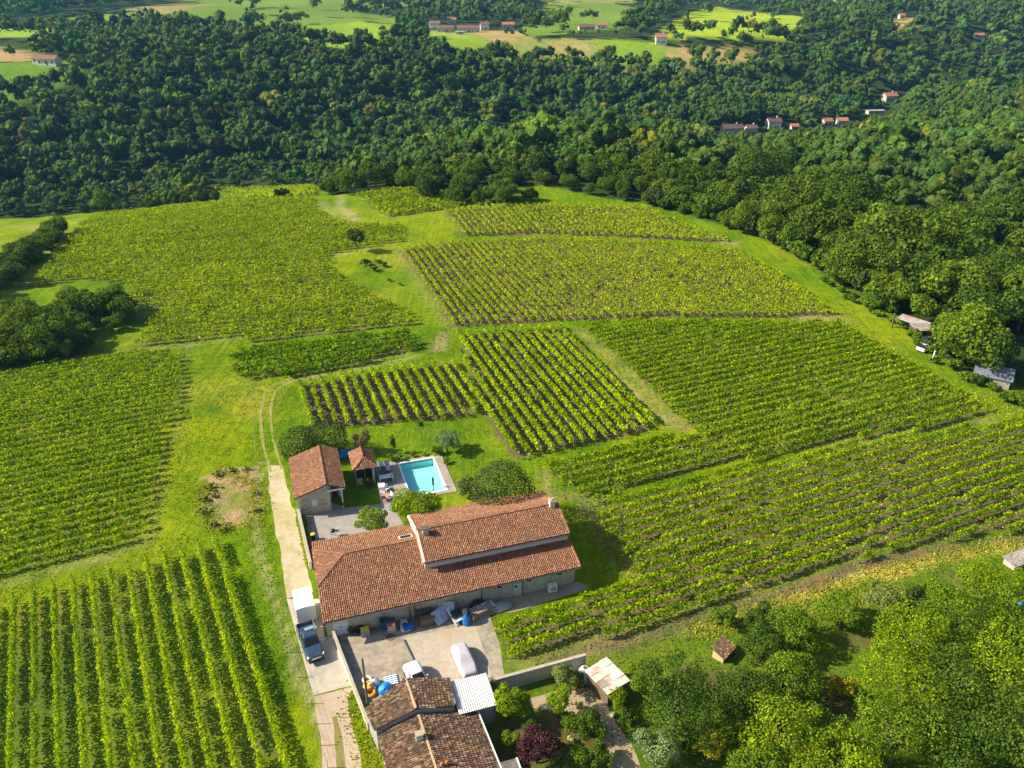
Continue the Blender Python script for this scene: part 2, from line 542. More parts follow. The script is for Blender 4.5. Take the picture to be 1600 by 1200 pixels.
# the open plateau: everything inside is farmland, outside it woods begin
OPEN_PX = [(-400, 330), (0, 344), (150, 331), (215, 327), (330, 319), (326, 297), (495, 292), (505, 307), (540, 303), (556, 304), (600, 298), (660, 296), (715, 303), (745, 318), (830, 317), (800, 293), (850, 291), (940, 312), (1000, 317), (1060, 334), (1145, 360), (1205, 384), (1278, 427), (1348, 470), (1418, 512), (1492, 572), (1612, 624), (1800, 690), (1900, 1500), (-700, 1500)]
OPEN = poly(OPEN_PX)
PX = lambda *p: poly(p)
TRACK_A = PX((432, 735), (418, 690), (414, 640), (424, 606), (470, 588), (560, 572), (655, 553))     # two ruts round the garden block
LANE = PX((985, 882), (880, 915), (800, 975))
GRASS_DRY = [  # worn or dry strips: polyline, half width, colour, strength
 (PX((1080, 992), (1200, 951), (1275, 923), (1375, 898), (1480, 869), (1620, 846)), 0.9, (0.62, 0.50, 0.12), 1.2),
 (PX((860, 1030), (1000, 998), (1100, 966), (1200, 931), (1300, 900), (1400, 871), (1620, 839)), 1.1, (0.20, 0.145, 0.095), 1.1),
 (PX((1180, 980), (1240, 962), (1310, 942), (1400, 922)), 0.8, (0.50, 0.42, 0.12), 0.9),
 (PX((800, 1036), (900, 1015), (985, 990)), 1.2, (0.30, 0.22, 0.12), 0.6),
 (PX((690, 520), (688, 545)), 1.3, (0.42, 0.32, 0.2), 0.8),
 (PX((655, 555), (560, 576), (440, 600)), 0.8, (0.36, 0.36, 0.12), 0.6),
 (PX((870, 515), (930, 560), (1000, 625), (1050, 668)), 1.0, (0.38, 0.32, 0.16), 0.7),
 (PX((903, 515), (950, 552), (1010, 610), (1070, 672)), 0.8, (0.30, 0.24, 0.14), 0.6),
 (PX((845, 742), (860, 770), (935, 782)), 1.0, (0.34, 0.28, 0.14), 0.6),
 (PX((908, 795), (940, 842), (990, 882)), 1.3, (0.34, 0.28, 0.15), 0.65),
 (PX((535, 305), (530, 320), (545, 335), (560, 345)), 1.5, (0.42, 0.36, 0.20), 0.75),
 (PX((500, 318), (520, 340), (560, 352)), 2.2, (0.33, 0.32, 0.13), 0.6),
 (PX((640, 388), (560, 392), (525, 400)), 1.0, (0.34, 0.34, 0.15), 0.6),
 (PX((620, 392), (668, 462), (704, 514)), 1.3, (0.25, 0.26, 0.07), 0.6),
 (PX((1145, 382), (1060, 350)), 2.2, (0.38, 0.28, 0.15), 0.7),
 (PX((1318, 500), (1290, 496), (1250, 498)), 2.0, (0.40, 0.30, 0.17), 0.75),
 (PX((850, 742), (1050, 700), (1300, 695), (1555, 655)), 0.7, (0.27, 0.21, 0.13), 0.6),
 (PX((230, 852), (120, 880), (0, 912)), 1.0, (0.32, 0.31, 0.12), 0.55),
 (PX((290, 545), (280, 660), (250, 720), (235, 840)), 1.0, (0.20, 0.19, 0.08), 0.45),
 (PX((0, 585), (150, 556), (290, 540), (372, 527)), 1.0, (0.30, 0.28, 0.14), 0.6),
 (PX((200, 500), (262, 480)), 2.0, (0.30, 0.30, 0.09), 0.5),
 (PX((95, 380), (60, 415), (20, 460)), 2.0, (0.34, 0.31, 0.14), 0.6),
 (PX((20, 352), (70, 358), (115, 347)), 2.5, (0.38, 0.34, 0.16), 0.55),
 (PX((405, 720), (402, 800), (410, 900), (450, 1000), (500, 1130), (530, 1230)), 0.55, (0.50, 0.42, 0.22), 0.6),
 (PX((1490, 905), (1530, 925)), 1.3, (0.5, 0.44, 0.33), 0.5),
]
BARE = PX((318, 748), (345, 735), (395, 735), (410, 760), (412, 800), (395, 822), (340, 828), (310, 805))  # dug-over patch by the drive
GARDEN = PX((760, 1090), (915, 1042), (1000, 1000), (1100, 960), (1230, 940), (1400, 905), (1560, 870), (1750, 880), (1900, 1400), (800, 1400))

def ground():
    def axis(lo, hi, a, b, fine, grow):
        v = [a]
        while v[-1] < b:
            v.append(v[-1] + fine)
        s, x = fine, v[-1]
        while x < hi:
            s *= grow
            x += s
            v.append(x)
        s, x = fine, a
        w = []
        while x > lo:
            s *= grow
            x -= s
            w.append(x)
        return np.array(w[::-1] + v)
    xs = axis(-2600, 2600, -60, 66, 0.95, 1.045)
    ys = axis(-60, 5200, 38, 140, 0.95, 1.028)
    X, Y = np.meshgrid(xs, ys)
    x, y = X.ravel(), Y.ravel()
    z = terrain(x, y)
    n = len(x)
    wx = x + (fnoise(x, y, 5, 21, 2) - 0.5) * 1.6
    wy = y + (fnoise(x, y, 5, 22, 2) - 0.5) * 1.6
    lerp = lambda c, k, f: c + (np.array(k) - c) * f[:, None]
    col = np.tile(np.array((0.135, 0.245, 0.004)), (n, 1))
    col = lerp(col, (0.225, 0.29, 0.006), sm((fnoise(x, y, 24, 31, 3) - 0.38) * 3.2) * 0.9)
    col = lerp(col, (0.085, 0.175, 0.004), sm((fnoise(x, y, 11, 33, 3) - 0.5) * 4) * 0.7)
    col = lerp(col, (0.32, 0.33, 0.03), sm((fnoise(x, y, 14, 35, 4) - 0.62) * 6) * 0.6)
    # lawn round the pool
    lawn = inside(np.array([W(-1, 11), W(26, 11), W(30, 22), W(24, 42), W(2, 42), W(-1, 33)]), x, y)
    col[lawn] = col[lawn] * 0.7 + np.array((0.13, 0.25, 0.012)) * 0.3
    for pl, hw, c, st in GRASS_DRY:
        dd = seg_dist(pl, wx, wy)
        k = st * sm(1.35 - dd / hw) * (0.45 + 0.75 * fnoise(x, y, 3.5, 41, 3))
        col = lerp(col, c, np.clip(k, 0, 1))
    k = inside(BARE, wx, wy) * (0.35 + 0.65 * sm((fnoise(x, y, 3, 44, 3) - 0.35) * 4))
    col = lerp(col, (0.40, 0.29, 0.17), k)
    gd = inside(GARDEN, wx, wy)
    col = lerp(col, (0.10, 0.17, 0.02), gd * 0.55)
    col = lerp(col, (0.13, 0.09, 0.05), gd * sm((fnoise(x, y, 6, 46, 3) - 0.52) * 5) * 0.8)
    # woods floor
    wood = ~inside(OPEN, x, y)
    for P, c in FAR_FIELDS:
        f = inside(P, x, y)
        col[f] = np.array(c)
        wood &= ~f
    soft = np.where(y < 330, sm(seg_dist(OPEN, wx, wy) / 3.5), 1.0) * wood
    col = lerp(col, (0.045, 0.075, 0.018), soft)
    far = (y > 330)
    jit = (fnoise(x, y, 60, 51, 3) - 0.5)[:, None] * 0.5 + 1
    col = np.where((far & ~wood)[:, None], col * jit, col)
    row = np.zeros(n)
    amt = np.zeros(n)
    for b in BLOCKS.values():
        P = b["poly"]
        ins = inside(P, x, y)
        q = (x - b["a"][0]) * b["nrm"][0] + (y - b["a"][1]) * b["nrm"][1]
        row[ins] = q[ins] / b["sp"] - 0.5
        rim = sm((seg_dist(P, wx, wy, True) - 0.1) / 1.3)
        amt[ins] = (b["soil"] * (0.75 + 0.45 * fnoise(x, y, 9, 61, 3)) * rim)[ins]
    me = bpy.data.meshes.new("ground")
    nx, ny = len(xs), len(ys)
    idx = np.arange(n).reshape(ny, nx)
    quads = np.stack([idx[:-1, :-1], idx[:-1, 1:], idx[1:, 1:], idx[1:, :-1]], -1).reshape(-1, 4)
    # open the ground where the pool basin is sunk
    cx, cyy = (x - FO[0]), (y - FO[1])
    s_, t_ = cx * E1[0] + cyy * E1[1], cx * E2[0] + cyy * E2[1]
    pool = (s_ > 11.9) & (s_ < 18.6) & (t_ > 21.0) & (t_ < 30.8)
    quads = quads[~pool[quads].all(1)]
    me = tri_mesh("ground", np.stack([x, y, z], -1), quads, None, True)
    a = me.attributes.new("soil_colour", 'FLOAT_COLOR', 'POINT')
    a.data.foreach_set("color", np.concatenate([col, np.ones((n, 1))], 1).astype(np.float32).ravel())
    for nm, v in (("row_phase", row), ("row_soil", amt)):
        a = me.attributes.new(nm, 'FLOAT', 'POINT')
        a.data.foreach_set("value", v.astype(np.float32))
    m, nt, b = new_mat("ground")
    nd, lk = nt.nodes, nt.links
    def attr(nm, out):
        k = nd.new("ShaderNodeAttribute")
        k.attribute_name = nm
        return k.outputs[out]
    def math_(op, p, q=None, clamp=False):
        k = nd.new("ShaderNodeMath")
        k.operation, k.use_clamp = op, clamp
        for i, v in enumerate((p, q)):
            if v is None:
                continue
            if hasattr(v, "is_output"):
                lk.new(v, k.inputs[i])
            else:
                k.inputs[i].default_value = v
        return k.outputs[0]
    P = geo_pos(nt)
    base = attr("soil_colour", "Color")
    n1 = ramp_node(nt, noise_node(nt, 0.9, 6, P, 0.7), [(0.28, (0.55, 0.62, 0.6)), (0.5, (1, 1, 1)), (0.75, (1.35, 1.22, 1.15))])
    n2 = ramp_node(nt, noise_node(nt, 5.0, 5, P, 0.75), [(0.3, (0.5, 0.55, 0.5)), (0.55, (1.02, 1.02, 1)), (0.78, (1.55, 1.42, 1.3))])
    n3 = ramp_node(nt, noise_node(nt, 0.16, 4, P, 0.6), [(0.3, (0.75, 0.85, 0.8)), (0.7, (1.2, 1.1, 1.1))])
    c = mix_node(nt, base, n1, 1.0, 'MULTIPLY')
    c = mix_node(nt, c, n2, 1.0, 'MULTIPLY')
    c = mix_node(nt, c, n3, 1.0, 'MULTIPLY')
    mp = nd.new("ShaderNodeMapping")                # mowing and wheel streaks along the plots
    mp.inputs["Rotation"].default_value = (0, 0, -FA)
    mp.inputs["Scale"].default_value = (1.5, 0.09, 1)
    lk.new(P, mp.inputs[0])
    st = ramp_node(nt, noise_node(nt, 1.0, 4, mp.outputs[0], 0.65), [(0.32, (0.72, 0.80, 0.75)), (0.5, (1, 1, 1)), (0.7, (1.28, 1.16, 1.1))])
    c = mix_node(nt, c, st, 1.0, 'MULTIPLY')
    ph = attr("row_phase", "Fac")
    tri = math_('ABSOLUTE', math_('SUBTRACT', math_('FRACT', ph), 0.5))        # 0 mid-lane, 0.5 under the vines
    bare = math_('MULTIPLY', math_('SUBTRACT', math_('ADD', tri, noise_node(nt, 1.3, 5, P, 0.7)), 0.42), 3.2, True)
    rs = attr("row_soil", "Fac")
    full = math_('MULTIPLY', math_('SUBTRACT', math_('ADD', rs, math_('MULTIPLY', noise_node(nt, 0.55, 5, P, 0.7), 0.6)), 0.72), 2.5, True)
    fac = math_('MULTIPLY', math_('MAXIMUM', math_('MULTIPLY', bare, math_('MULTIPLY', rs, 1.6, True)), full), math_('MULTIPLY', rs, 4.0, True))
    soil = ramp_node(nt, noise_node(nt, 2.2, 6, P, 0.75), [(0.3, (0.08, 0.058, 0.036)), (0.55, (0.175, 0.125, 0.08)), (0.75, (0.31, 0.235, 0.15))])
    c = mix_node(nt, c, soil, fac)
    lk.new(c, b.inputs["Base Color"])
    b.inputs["Roughness"].default_value = 1.0
    b.inputs["Specular IOR Level"].default_value = 0.05
    bump_node(nt, b, noise_node(nt, 3.5, 6, P, 0.75), 0.9, 0.25)
    me.materials.append(m)
    tag(link("ground", me), kind="structure")
ground()

# ------------------------------------------------------------------ vine rows
TONES = {
 "bright": leaf_mat("vine_bright", (0.12, 0.23, 0.002), (0.285, 0.42, 0.002), (0.51, 0.60, 0.005), 0.44, spread=0.5),
 "mid":    leaf_mat("vine_mid", (0.09, 0.19, 0.002), (0.235, 0.37, 0.002), (0.44, 0.54, 0.004), 0.44, spread=0.5),
 "deep":   leaf_mat("vine_deep", (0.08, 0.17, 0.004), (0.17, 0.30, 0.005), (0.31, 0.43, 0.009), 0.42, spread=0.5),
 "yellow": leaf_mat("vine_yellow", (0.12, 0.21, 0.002), (0.275, 0.385, 0.002), (0.48, 0.55, 0.004), 0.44, spread=0.5),
}
WOOD = mat("weathered_wood", (0.22, 0.17, 0.12), (0.12, 0.09, 0.065), 6)
BARK = mat("bark", (0.16, 0.12, 0.085), (0.07, 0.052, 0.038), 5, bump=0.5)

def leaf_quads(c, nrm, size):
    """rhombic leaves: centres, normals, sizes -> corners"""
    n = len(c)
    nrm = nrm / np.linalg.norm(nrm, axis=1, keepdims=True)
    r = rng.normal(size=(n, 3))
    u = np.cross(nrm, r)
    u /= np.linalg.norm(u, axis=1, keepdims=True) + 1e-9
    v = np.cross(nrm, u)
    s = size[:, None]
    asp = rng.uniform(0.55, 0.95, (n, 1))
    return np.stack([c + u * s, c + v * s * asp, c - u * s * rng.uniform(0.7, 1.1, (n, 1)), c - v * s * asp], 1)

def crossings(P, a, d, nrm, off):
    q = (P - a) @ nrm - off
    t = (P - a) @ d
    out = []
    for i in range(len(P)):
        j = (i + 1) % len(P)
        if (q[i] > 0) != (q[j] > 0):
            f = q[i] / (q[i] - q[j])
            out.append(t[i] + (t[j] - t[i]) * f)
    out.sort()
    return list(zip(out[::2], out[1::2]))

N_ROWS = 0
ROW_COUNT = {}
post_me = None
def vine_rows():
    global N_ROWS, post_me
    pm = MB()
    pm.tube((0, 0, -0.15), (0, 0, 1.75), 0.055, 0.05, 6)
    post_me = bpy.data.meshes.new("post")
    post_me.from_pydata(pm.v, [], pm.f)
    post_me.materials.append(WOOD)
    for key, b in BLOCKS.items():
        P, a, d, nrm = b["poly"], b["a"], b["d"], b["nrm"]
        q = (P - a) @ nrm
        k0, k1 = math.ceil(q.min() / b["sp"] - .5), math.floor(q.max() / b["sp"] - .5)
        cnt = 0
        for k in range(k0, k1 + 1):
            off = (k + .5) * b["sp"]
            for t0, t1 in crossings(P, a, d, nrm, off):
                t0, t1 = t0 + rng.uniform(0, 0.8), t1 - rng.uniform(0, 0.8)
                L = t1 - t0
                if L < 2.5:
                    continue
                base = a + nrm * off
                # plants about a metre apart, some missing, each its own size
                npl = max(2, int(L / 1.05))
                pt = t0 + (np.arange(npl) + 0.5) * L / npl + rng.uniform(-0.15, 0.15, npl)
                vig = rng.uniform(0.84, 1.16, npl) * (0.85 + 0.3 * fnoise(base[0] + d[0] * pt, base[1] + d[1] * pt, 14, 71, 2))
                miss = rng.uniform(size=npl) < b["gap"] * 2.2 * fnoise(base[0] + d[0] * pt, base[1] + d[1] * pt, 11, 73, 3)
                vig[miss] *= 0.15
                cnts = rng.poisson(np.maximum(b["n"] * 1.05 * vig, 0.3))
                own = np.repeat(np.arange(npl), cnts)
                m = len(own)
                if m < 6:
                    continue
                vg = vig[own]
                tt = pt[own] + rng.normal(0, 0.44, m)
                hgt = b["h"] * (0.55 + 0.45 * np.minimum(vg, 1.2))
                zz = 0.42 + (hgt - 0.42) * rng.beta(1.5, 1.15, m)
                bulge = np.sin(np.clip((zz - 0.3) / np.maximum(hgt - 0.3, .2), 0, 1) * math.pi) * 0.6 + 0.45
                lat = rng.normal(0, 1, m) * b["w"] * bulge * (0.7 + 0.4 * vg)
                stray = rng.uniform(size=m) < 0.025
                zz = np.where(stray, zz + rng.uniform(0, 0.35, m), zz)
                x = base[0] + d[0] * tt + nrm[0] * lat
                y = base[1] + d[1] * tt + nrm[1] * lat
                z = terrain(x, y) + zz
                nv = np.stack([nrm[0] * lat * 2.2, nrm[1] * lat * 2.2, np.full(m, 0.55)], 1) + rng.normal(0, 0.45, (m, 3))
                size = b["leaf"] * rng.uniform(0.65, 1.25, m)
                mid = base + d * (t0 + t1) / 2
                org = np.array([mid[0], mid[1], T(*mid)])
                V = leaf_quads(np.stack([x, y, z], 1) - org, nv, size)
                me = np_mesh("vine_row", V, 4, TONES[b["tone"]])
                o = empty("vine_row", org)
                link("foliage", me, o)
                if b.get("posts"):
                    for te in (t0 - 0.15, t1 + 0.15):
                        p = base + d * te
                        link("post", post_me, o, (p[0] - org[0], p[1] - org[1], T(*p) - org[2]))
                tag(o, "row of trellised vines in " + b["where"], "vine row", "vine rows in " + b["where"])
                cnt += 1
        ROW_COUNT[key] = cnt
        N_ROWS += cnt
vine_rows()
print("VINE ROWS", N_ROWS, ROW_COUNT, sum(len(m.polygons) for m in bpy.data.meshes if m.name.startswith("vine_row")))

# ------------------------------------------------------------------ trees
def lobes(r, rx, rz, n, flat=0.0):
    """the boughs of a crown: centres and radii about the crown's middle, uneven in size and reach"""
    c, rad = [np.zeros(3)], [0.56 * min(rx, rz)]
    for k in range(n):
        v = r.normal(size=3)
        v /= np.linalg.norm(v)
        if v[2] < -0.45:
            v[2] *= -0.5
        f = r.uniform() ** 1.3
        q = r.uniform(0.5, 0.72) + 0.20 * (1 - f) * r.uniform(0.3, 1)
        c.append(v * np.array([rx, rx, rz]) * q)
        rad.append(min(rx, rz) * (0.19 + 0.26 * f))
    return np.array(c), np.array(rad)

def crown_points(r, rx, rz, nl, nq):
    """points and outward normals spread over the boughs, the buried ones dropped"""
    C, R = lobes(r, rx, rz, nl)
    w = R ** 2
    own = r.choice(len(C), int(nq * 1.9), p=w / w.sum())
    v = r.normal(size=(len(own), 3))
    v /= np.linalg.norm(v, axis=1, keepdims=True)
    rr = R[own][:, None] * (0.72 + 0.42 * r.uniform(size=(len(own), 1)) ** 0.8)
    rr = rr * np.where(r.uniform(size=rr.shape) < 0.07, r.uniform(1.05, 1.35, rr.shape), 1)
    p = C[own] + v * rr * np.array([1.05, 1.05, 0.9])
    d = np.linalg.norm(p[:, None, :] - C[None], axis=2) / R[None]
    d[np.arange(len(own)), own] = 9
    keep = d.min(1) > 0.78
    low = p[:, 2] < -0.55 * rz
    keep &= ~(low & (r.uniform(size=len(own)) < 0.6))
    p, v = p[keep][:nq], v[keep][:nq]
    return p, v, C, R

def dome_points(r, rx, rz, nq):
    """a clipped or naturally dense round crown: one full skin of leaves with shallow dimples"""
    v = r.normal(size=(nq, 3))
    v /= np.linalg.norm(v, axis=1, keepdims=True)
    k = r.normal(size=(14, 3))
    k /= np.linalg.norm(k, axis=1, keepdims=True)
    dim = 1 - 0.10 * np.clip(1 - np.arccos(np.clip(v @ k.T, -1, 1)).min(1) / 0.35, 0, 1)
    p = v * np.array([rx, rx, rz]) * (dim * r.uniform(0.84, 1.03, nq))[:, None]
    return p, v, np.concatenate([[np.zeros(3)], k[:6] * np.array([rx, rx, rz]) * .6]), np.full(7, min(rx, rz) * .4)

def tree_meshes(seed, rx, rz, trunk, nl=16, nq=2400, leaf=0.3, mat_=None, trunk_r=0.25, bark=None):
    """(crown mesh, trunk mesh) standing on the origin; trunk = clear height below the crown; nl=0 gives a dense dome"""
    r = np.random.default_rng(seed)
    p, v, C, R = crown_points(r, rx, rz, nl, nq) if nl else dome_points(r, rx, rz, nq)
    zc = trunk + rz * 0.88
    nrm = v + r.normal(0, 0.5, v.shape) + np.array([0, 0, 0.25])
    V = leaf_quads(p + np.array([0, 0, zc]), nrm, leaf * r.uniform(0.6, 1.3, len(p)))
    cm = np_mesh("crown", V, 4, mat_)
    t = MB()
    pts = [Vector((0, 0, -0.4))]
    for k in range(1, 5):
        pts.append(Vector((r.normal(0, .06) * k, r.normal(0, .06) * k, (trunk + rz * 0.7) * k / 4)))
    for k in range(4):
        t.tube(pts[k], pts[k + 1], trunk_r * (1.25 if k == 0 else 1 - 0.18 * k), trunk_r * (1 - 0.18 * (k + 1)), 7)
    for k in range(1, min(len(C), 9)):
        a = pts[2] if k % 2 else pts[3]
        t.tube(a, Vector((C[k][0] * .8, C[k][1] * .8, zc + C[k][2] * .8)), trunk_r * 0.42, trunk_r * 0.12, 5)
    tm = bpy.data.meshes.new("trunk")
    tm.from_pydata(t.v, [], t.f)
    tm.materials.append(bark or BARK)
    return cm, tm

def plant(name, meshes, x, y, label, cat="tree", group=None, scale=1.0, sz=1.0, rz=0.0, z=None):
    o = empty(name, (x, y, T(x, y) if z is None else z), rz)
    o.scale = (scale, scale, scale * sz)
    link("crown", meshes[0], o)
    link("trunk", meshes[1], o)
    return tag(o, label, cat, group)

OAK = leaf_mat("oak_leaves", (0.040, 0.084, 0.010), (0.080, 0.148, 0.014), (0.145, 0.215, 0.022), 0.34, spread=1.0)
WOODS = leaf_mat("woods_leaves", (0.048, 0.092, 0.016), (0.070, 0.132, 0.022), (0.100, 0.168, 0.028), 0.24, tint=True)
BANKL = leaf_mat("bank_leaves", (0.055, 0.11, 0.010), (0.11, 0.19, 0.014), (0.20, 0.275, 0.024), 0.36, spread=1.0)
BRIGHT = [tree_meshes(170 + k, 4.6 + 0.4 * (k % 3), 4.2 + 0.5 * (k % 3), 0.4, 15 + k, 3200, 0.28, BANKL) for k in range(4)]
BUSHY = [tree_meshes(150 + k, 4.4 + 0.4 * (k % 3), 3.9 + 0.5 * (k % 3), 0.1, 14 + k, 3200, 0.28, OAK) for k in range(5)]
PROTO = [tree_meshes(100 + k, 4.6 + 0.5 * (k % 3), 4.4 + 0.7 * (k % 4), 2.2 + 0.7 * (k % 3), 15 + k, 3200, 0.28, OAK) for k in range(7)]

COPSE = poly([(-150, 525), (60, 498), (160, 484), (205, 492), (190, 520), (110, 560), (0, 583), (-150, 610)])
HEDGE = poly([(-60, 440), (0, 425), (50, 388), (88, 366), (98, 374), (60, 418), (0, 462), (-60, 490)])
NOTCH = poly([(640, 312), (700, 300), (760, 305), (832, 312), (828, 321), (740, 321), (690, 319)])
CLEAR = [poly([(1542, 525), (1800, 540), (1800, 720), (1560, 605)]), poly([(1388, 478), (1452, 470), (1475, 545), (1455, 585), (1400, 530)])]

# houses seen far off: base pixel, width, depth (m), storeys' height, ridge along x?, wall, roof, turn, label
FAR_HOUSES = [
 (78, 101, 17, 9, 4.2, "white", "brown", -8, "low white farmhouse beside the far green vineyard"),
 (62, 99, 8, 6, 3.6, "white", "brown", -8, "small white barn joined to the far farmhouse"),
 (1142, 211, 18, 9, 6.0, "pale", "plum", 12, "long pale house with dark roof down in the valley"),
 (1172, 210, 9, 8, 5.5, "pale", "plum", 10, "pale gabled house at the end of the valley terrace"),
 (1207, 201, 12, 9, 6.5, "white", "plum", 8, "white two-storey house standing alone in the valley"),
 (1240, 204, 6, 6, 4.0, "pale", "red", 0, "small red-roofed outbuilding by the valley houses"),
 (1291, 197, 8, 7, 4.6, "pale", "red", 10, "red-roofed cottage half hidden by valley trees"),
 (1314, 196, 9, 7, 4.6, "pale", "red", -6, "orange-roofed cottage with a pale chimney in the valley"),
 (1366, 178, 16, 7, 3.2, "pale", "grey", 6, "grey flat-topped shed in the valley clearing"),
 (1388, 158, 14, 10, 5.5, "pale", "red", 14, "wide pink-roofed villa on the valley's far side"),
 (696, 50, 20, 9, 4.5, "cream", "brown", 4, "long cream house with brown roof in the far hamlet"),
 (732, 51, 28, 10, 5.0, "pale", "brown", 3, "long low barn with brown roof in the far hamlet"),
 (680, 43, 14, 9, 5.0, "white", "brown", -10, "white house behind the far hamlet's hedge"),
 (719, 54, 10, 6, 3.0, "white", "grey", 0, "little white shed at the meadow edge of the hamlet"),
 (757, 47, 11, 9, 6.5, "white", "brown", 8, "tall white house beside the hamlet's straw field"),
 (794, 45, 16, 9, 5.0, "pale", "red", 0, "red-roofed house at the end of the far hamlet"),
 (706, 37, 12, 8, 5.0, "white", "red", 5, "small white house uphill of the far hamlet"),
 (916, 47, 20, 9, 4.0, "pale", "brown", 8, "brown-roofed barn among the far meadow trees"),
 (940, 45, 14, 9, 4.6, "white", "red", -4, "red-roofed white house among the far meadow trees"),
 (1032, 68, 12, 10, 6.5, "white", "red", 0, "square white house with red roof on the far meadow"),
 (1528, 60, 12, 8, 4.0, "pale", "red", 0, "pink-roofed house in the woods on the far slope"),
 (1408, 29, 8, 7, 4.5, "white", "red", 0, "tiny white house by the straw clearing on the hill"),
]
HOUSE_AT = GPN([(h[0], h[1]) for h in FAR_HOUSES])

def scatter(x0, x1, y0, y1, step, jit=0.42):
    gx, gy = np.meshgrid(np.arange(x0, x1, step), np.arange(y0, y1, step))
    gx = gx + (np.arange(gx.shape[0]) % 2)[:, None] * step * 0.5
    x = gx.ravel() + rng.uniform(-jit, jit, gx.size) * step
    y = gy.ravel() + rng.uniform(-jit, jit, gx.size) * step
    return x, y

def woods():
    X, Y, S = [], [], []
    # near and middle woods, then the wide far woods with coarser spacing
    for (x0, x1, y0, y1, st) in ((-330, 480, 60, 660, 8.6), (-700, 750, 660, 1000, 14.5), (-1000, 1100, 1000, 1500, 20), (-1600, 1700, 1500, 2700, 34)):
        x, y = scatter(x0, x1, y0, y1, st)
        if y0 < 100:
            ok = ~inside(OPEN, x, y) | inside(COPSE, x, y) | inside(HEDGE, x, y) | inside(NOTCH, x, y)
        else:
            ok = np.ones(len(x), bool)
        belt = abs(fnoise(x, y, 120, 87, 2) - 0.5) < 0.011      # hedgerows between the far fields
        for P, c in FAR_FIELDS:
            ok &= ~inside(P, x, y) | (belt & (y > 450))
        for P in CLEAR:
            ok &= ~inside(P, x, y)
        px, py, dep = project(x, y, terrain(x, y) + 6)
        ok &= (dep > 10) & (px > -130) & (px < 1730) & (py > -45) & (py < 1260)
        for (hx, hy), h in zip(HOUSE_AT, FAR_HOUSES):           # gardens round the houses
            ok &= np.hypot(x - hx, y - hy) > h[2] * 0.55 + 2
        x, y = x[ok], y[ok]
        if y0 < 100:
            cx, cy_ = scatter(-140, -40, 100, 210, 3.7)
            k = inside(COPSE, cx, cy_)
            hx_, hy_ = scatter(-190, -60, 120, 260, 3.6)
            kh = inside(HEDGE, hx_, hy_)
            ex, ey = scatter(-160, 80, 195, 320, 6.4)
            ke = (~inside(OPEN, ex, ey) | inside(NOTCH, ex, ey)) & (seg_dist(OPEN[:20], ex, ey) < 40)
            cx, cy_, k = np.concatenate([cx, ex]), np.concatenate([cy_, ey]), np.concatenate([k, ke])
            old = ~inside(COPSE, x, y) & ~inside(HEDGE, x, y) & ~((seg_dist(OPEN[:20], x, y) < 40) & (x > -160) & (x < 80) & (y > 195) & (y < 320))
            x, y = np.concatenate([x[old], cx[k], hx_[kh]]), np.concatenate([y[old], cy_[k], hy_[kh]])
        X.append(x); Y.append(y); S.append(np.full(len(x), {60: 1.40, 660: 1.75, 1000: 2.1, 1500: 3.3}[y0]))
    x, y, s = np.concatenate(X), np.concatenate(Y), np.concatenate(S)
    s = s * rng.uniform(0.7, 1.3, len(x))
    z_lift = np.where(s > 2.6, 0.45, 1.0)
    hd = inside(HEDGE, x, y)
    s[hd] *= 0.45
    s[inside(COPSE, x, y)] *= 0.44
    edge = seg_dist(OPEN[:30], x, y) < 7
    s[edge] *= rng.uniform(0.5, 0.95, edge.sum())
    dd = (x + 300) * -0.47 + (y - 320) * 0.88
    s[(dd > 120) & (dd < 420) & (y < 700)] *= 0.9
    crest = (seg_dist(OPEN[:20], x, y) < 45) & (x < 70) & (y > 190)
    s[crest] *= 0.66
    z = terrain(x, y)
    px, py, dep = project(x, y, z + 7)
    keep = np.ones(len(x), bool)
    for (hx, hy), h in zip(HOUSE_AT, FAR_HOUSES):               # the wood in front of a house stays low enough to show it
        hp, hq, hdp = project(hx, hy, T(hx, hy) + h[4] * 0.35)
        wid = h[2] * 0.45 * FPX / hdp
        cand = np.nonzero((dep < hdp) & (dep > 40) & (abs(px - hp) < wid + 5.0 * s * FPX / dep))[0]
        for _ in range(16):
            tpy = project(x[cand], y[cand], z[cand] + s[cand] * 11.2)[1]
            bad = (tpy < hq) & (py[cand] > hq - 30)
            s[cand[bad]] *= 0.9
        keep[cand[bad]] = False
    keep &= ~((s < 0.3) & (dep < 600) & ~hd)
    x, y, s, z, hd, edge, z_lift, px, py, dep = (v[keep] for v in (x, y, s, z, hd, edge, z_lift, px, py, dep))
    infr = (px > -70) & (px < 1680) & (py < 1200)
    order = np.argsort(np.where(infr, dep, 1e6 + dep))
    near = order[:300]
    far = order[300:]
    for i in near:
        xi, yi = x[i], y[i]
        if hd[i]:
            lab, grp = "bushy tree in the thick hedge beside the sloping meadow", "trees of the meadow hedge"
        elif inside(COPSE, xi, yi):
            lab, grp = "broad tree in the dark copse between two vine blocks", "trees of the copse"
        elif inside(NOTCH, xi, yi):
            lab, grp = "dark tree in the clump behind the rear vine block", "trees of the clump"
        elif xi > 42:
            lab, grp = "leafy tree on the wooded bank beside the grass lane", "trees of the wooded bank"
        elif xi < -75:
            lab, grp = "tall tree in the wood beyond the upper vineyard", "trees of the upper wood"
        else:
            lab, grp = "tall tree in the wood behind the vineyard crest", "trees of the crest wood"
        plant("oak_tree", BRIGHT[int(rng.integers(4))] if (xi > 30 and rng.uniform() < .4) or (inside(COPSE, xi, yi) and rng.uniform() < .85) else (BUSHY[int(rng.integers(5))] if edge[i] or hd[i] or xi < 60 or rng.uniform() < .7 else PROTO[int(rng.integers(len(PROTO)))]), xi, yi, lab, "tree", grp, s[i], rng.uniform(0.85, 1.1), rng.uniform(0, 6.28))
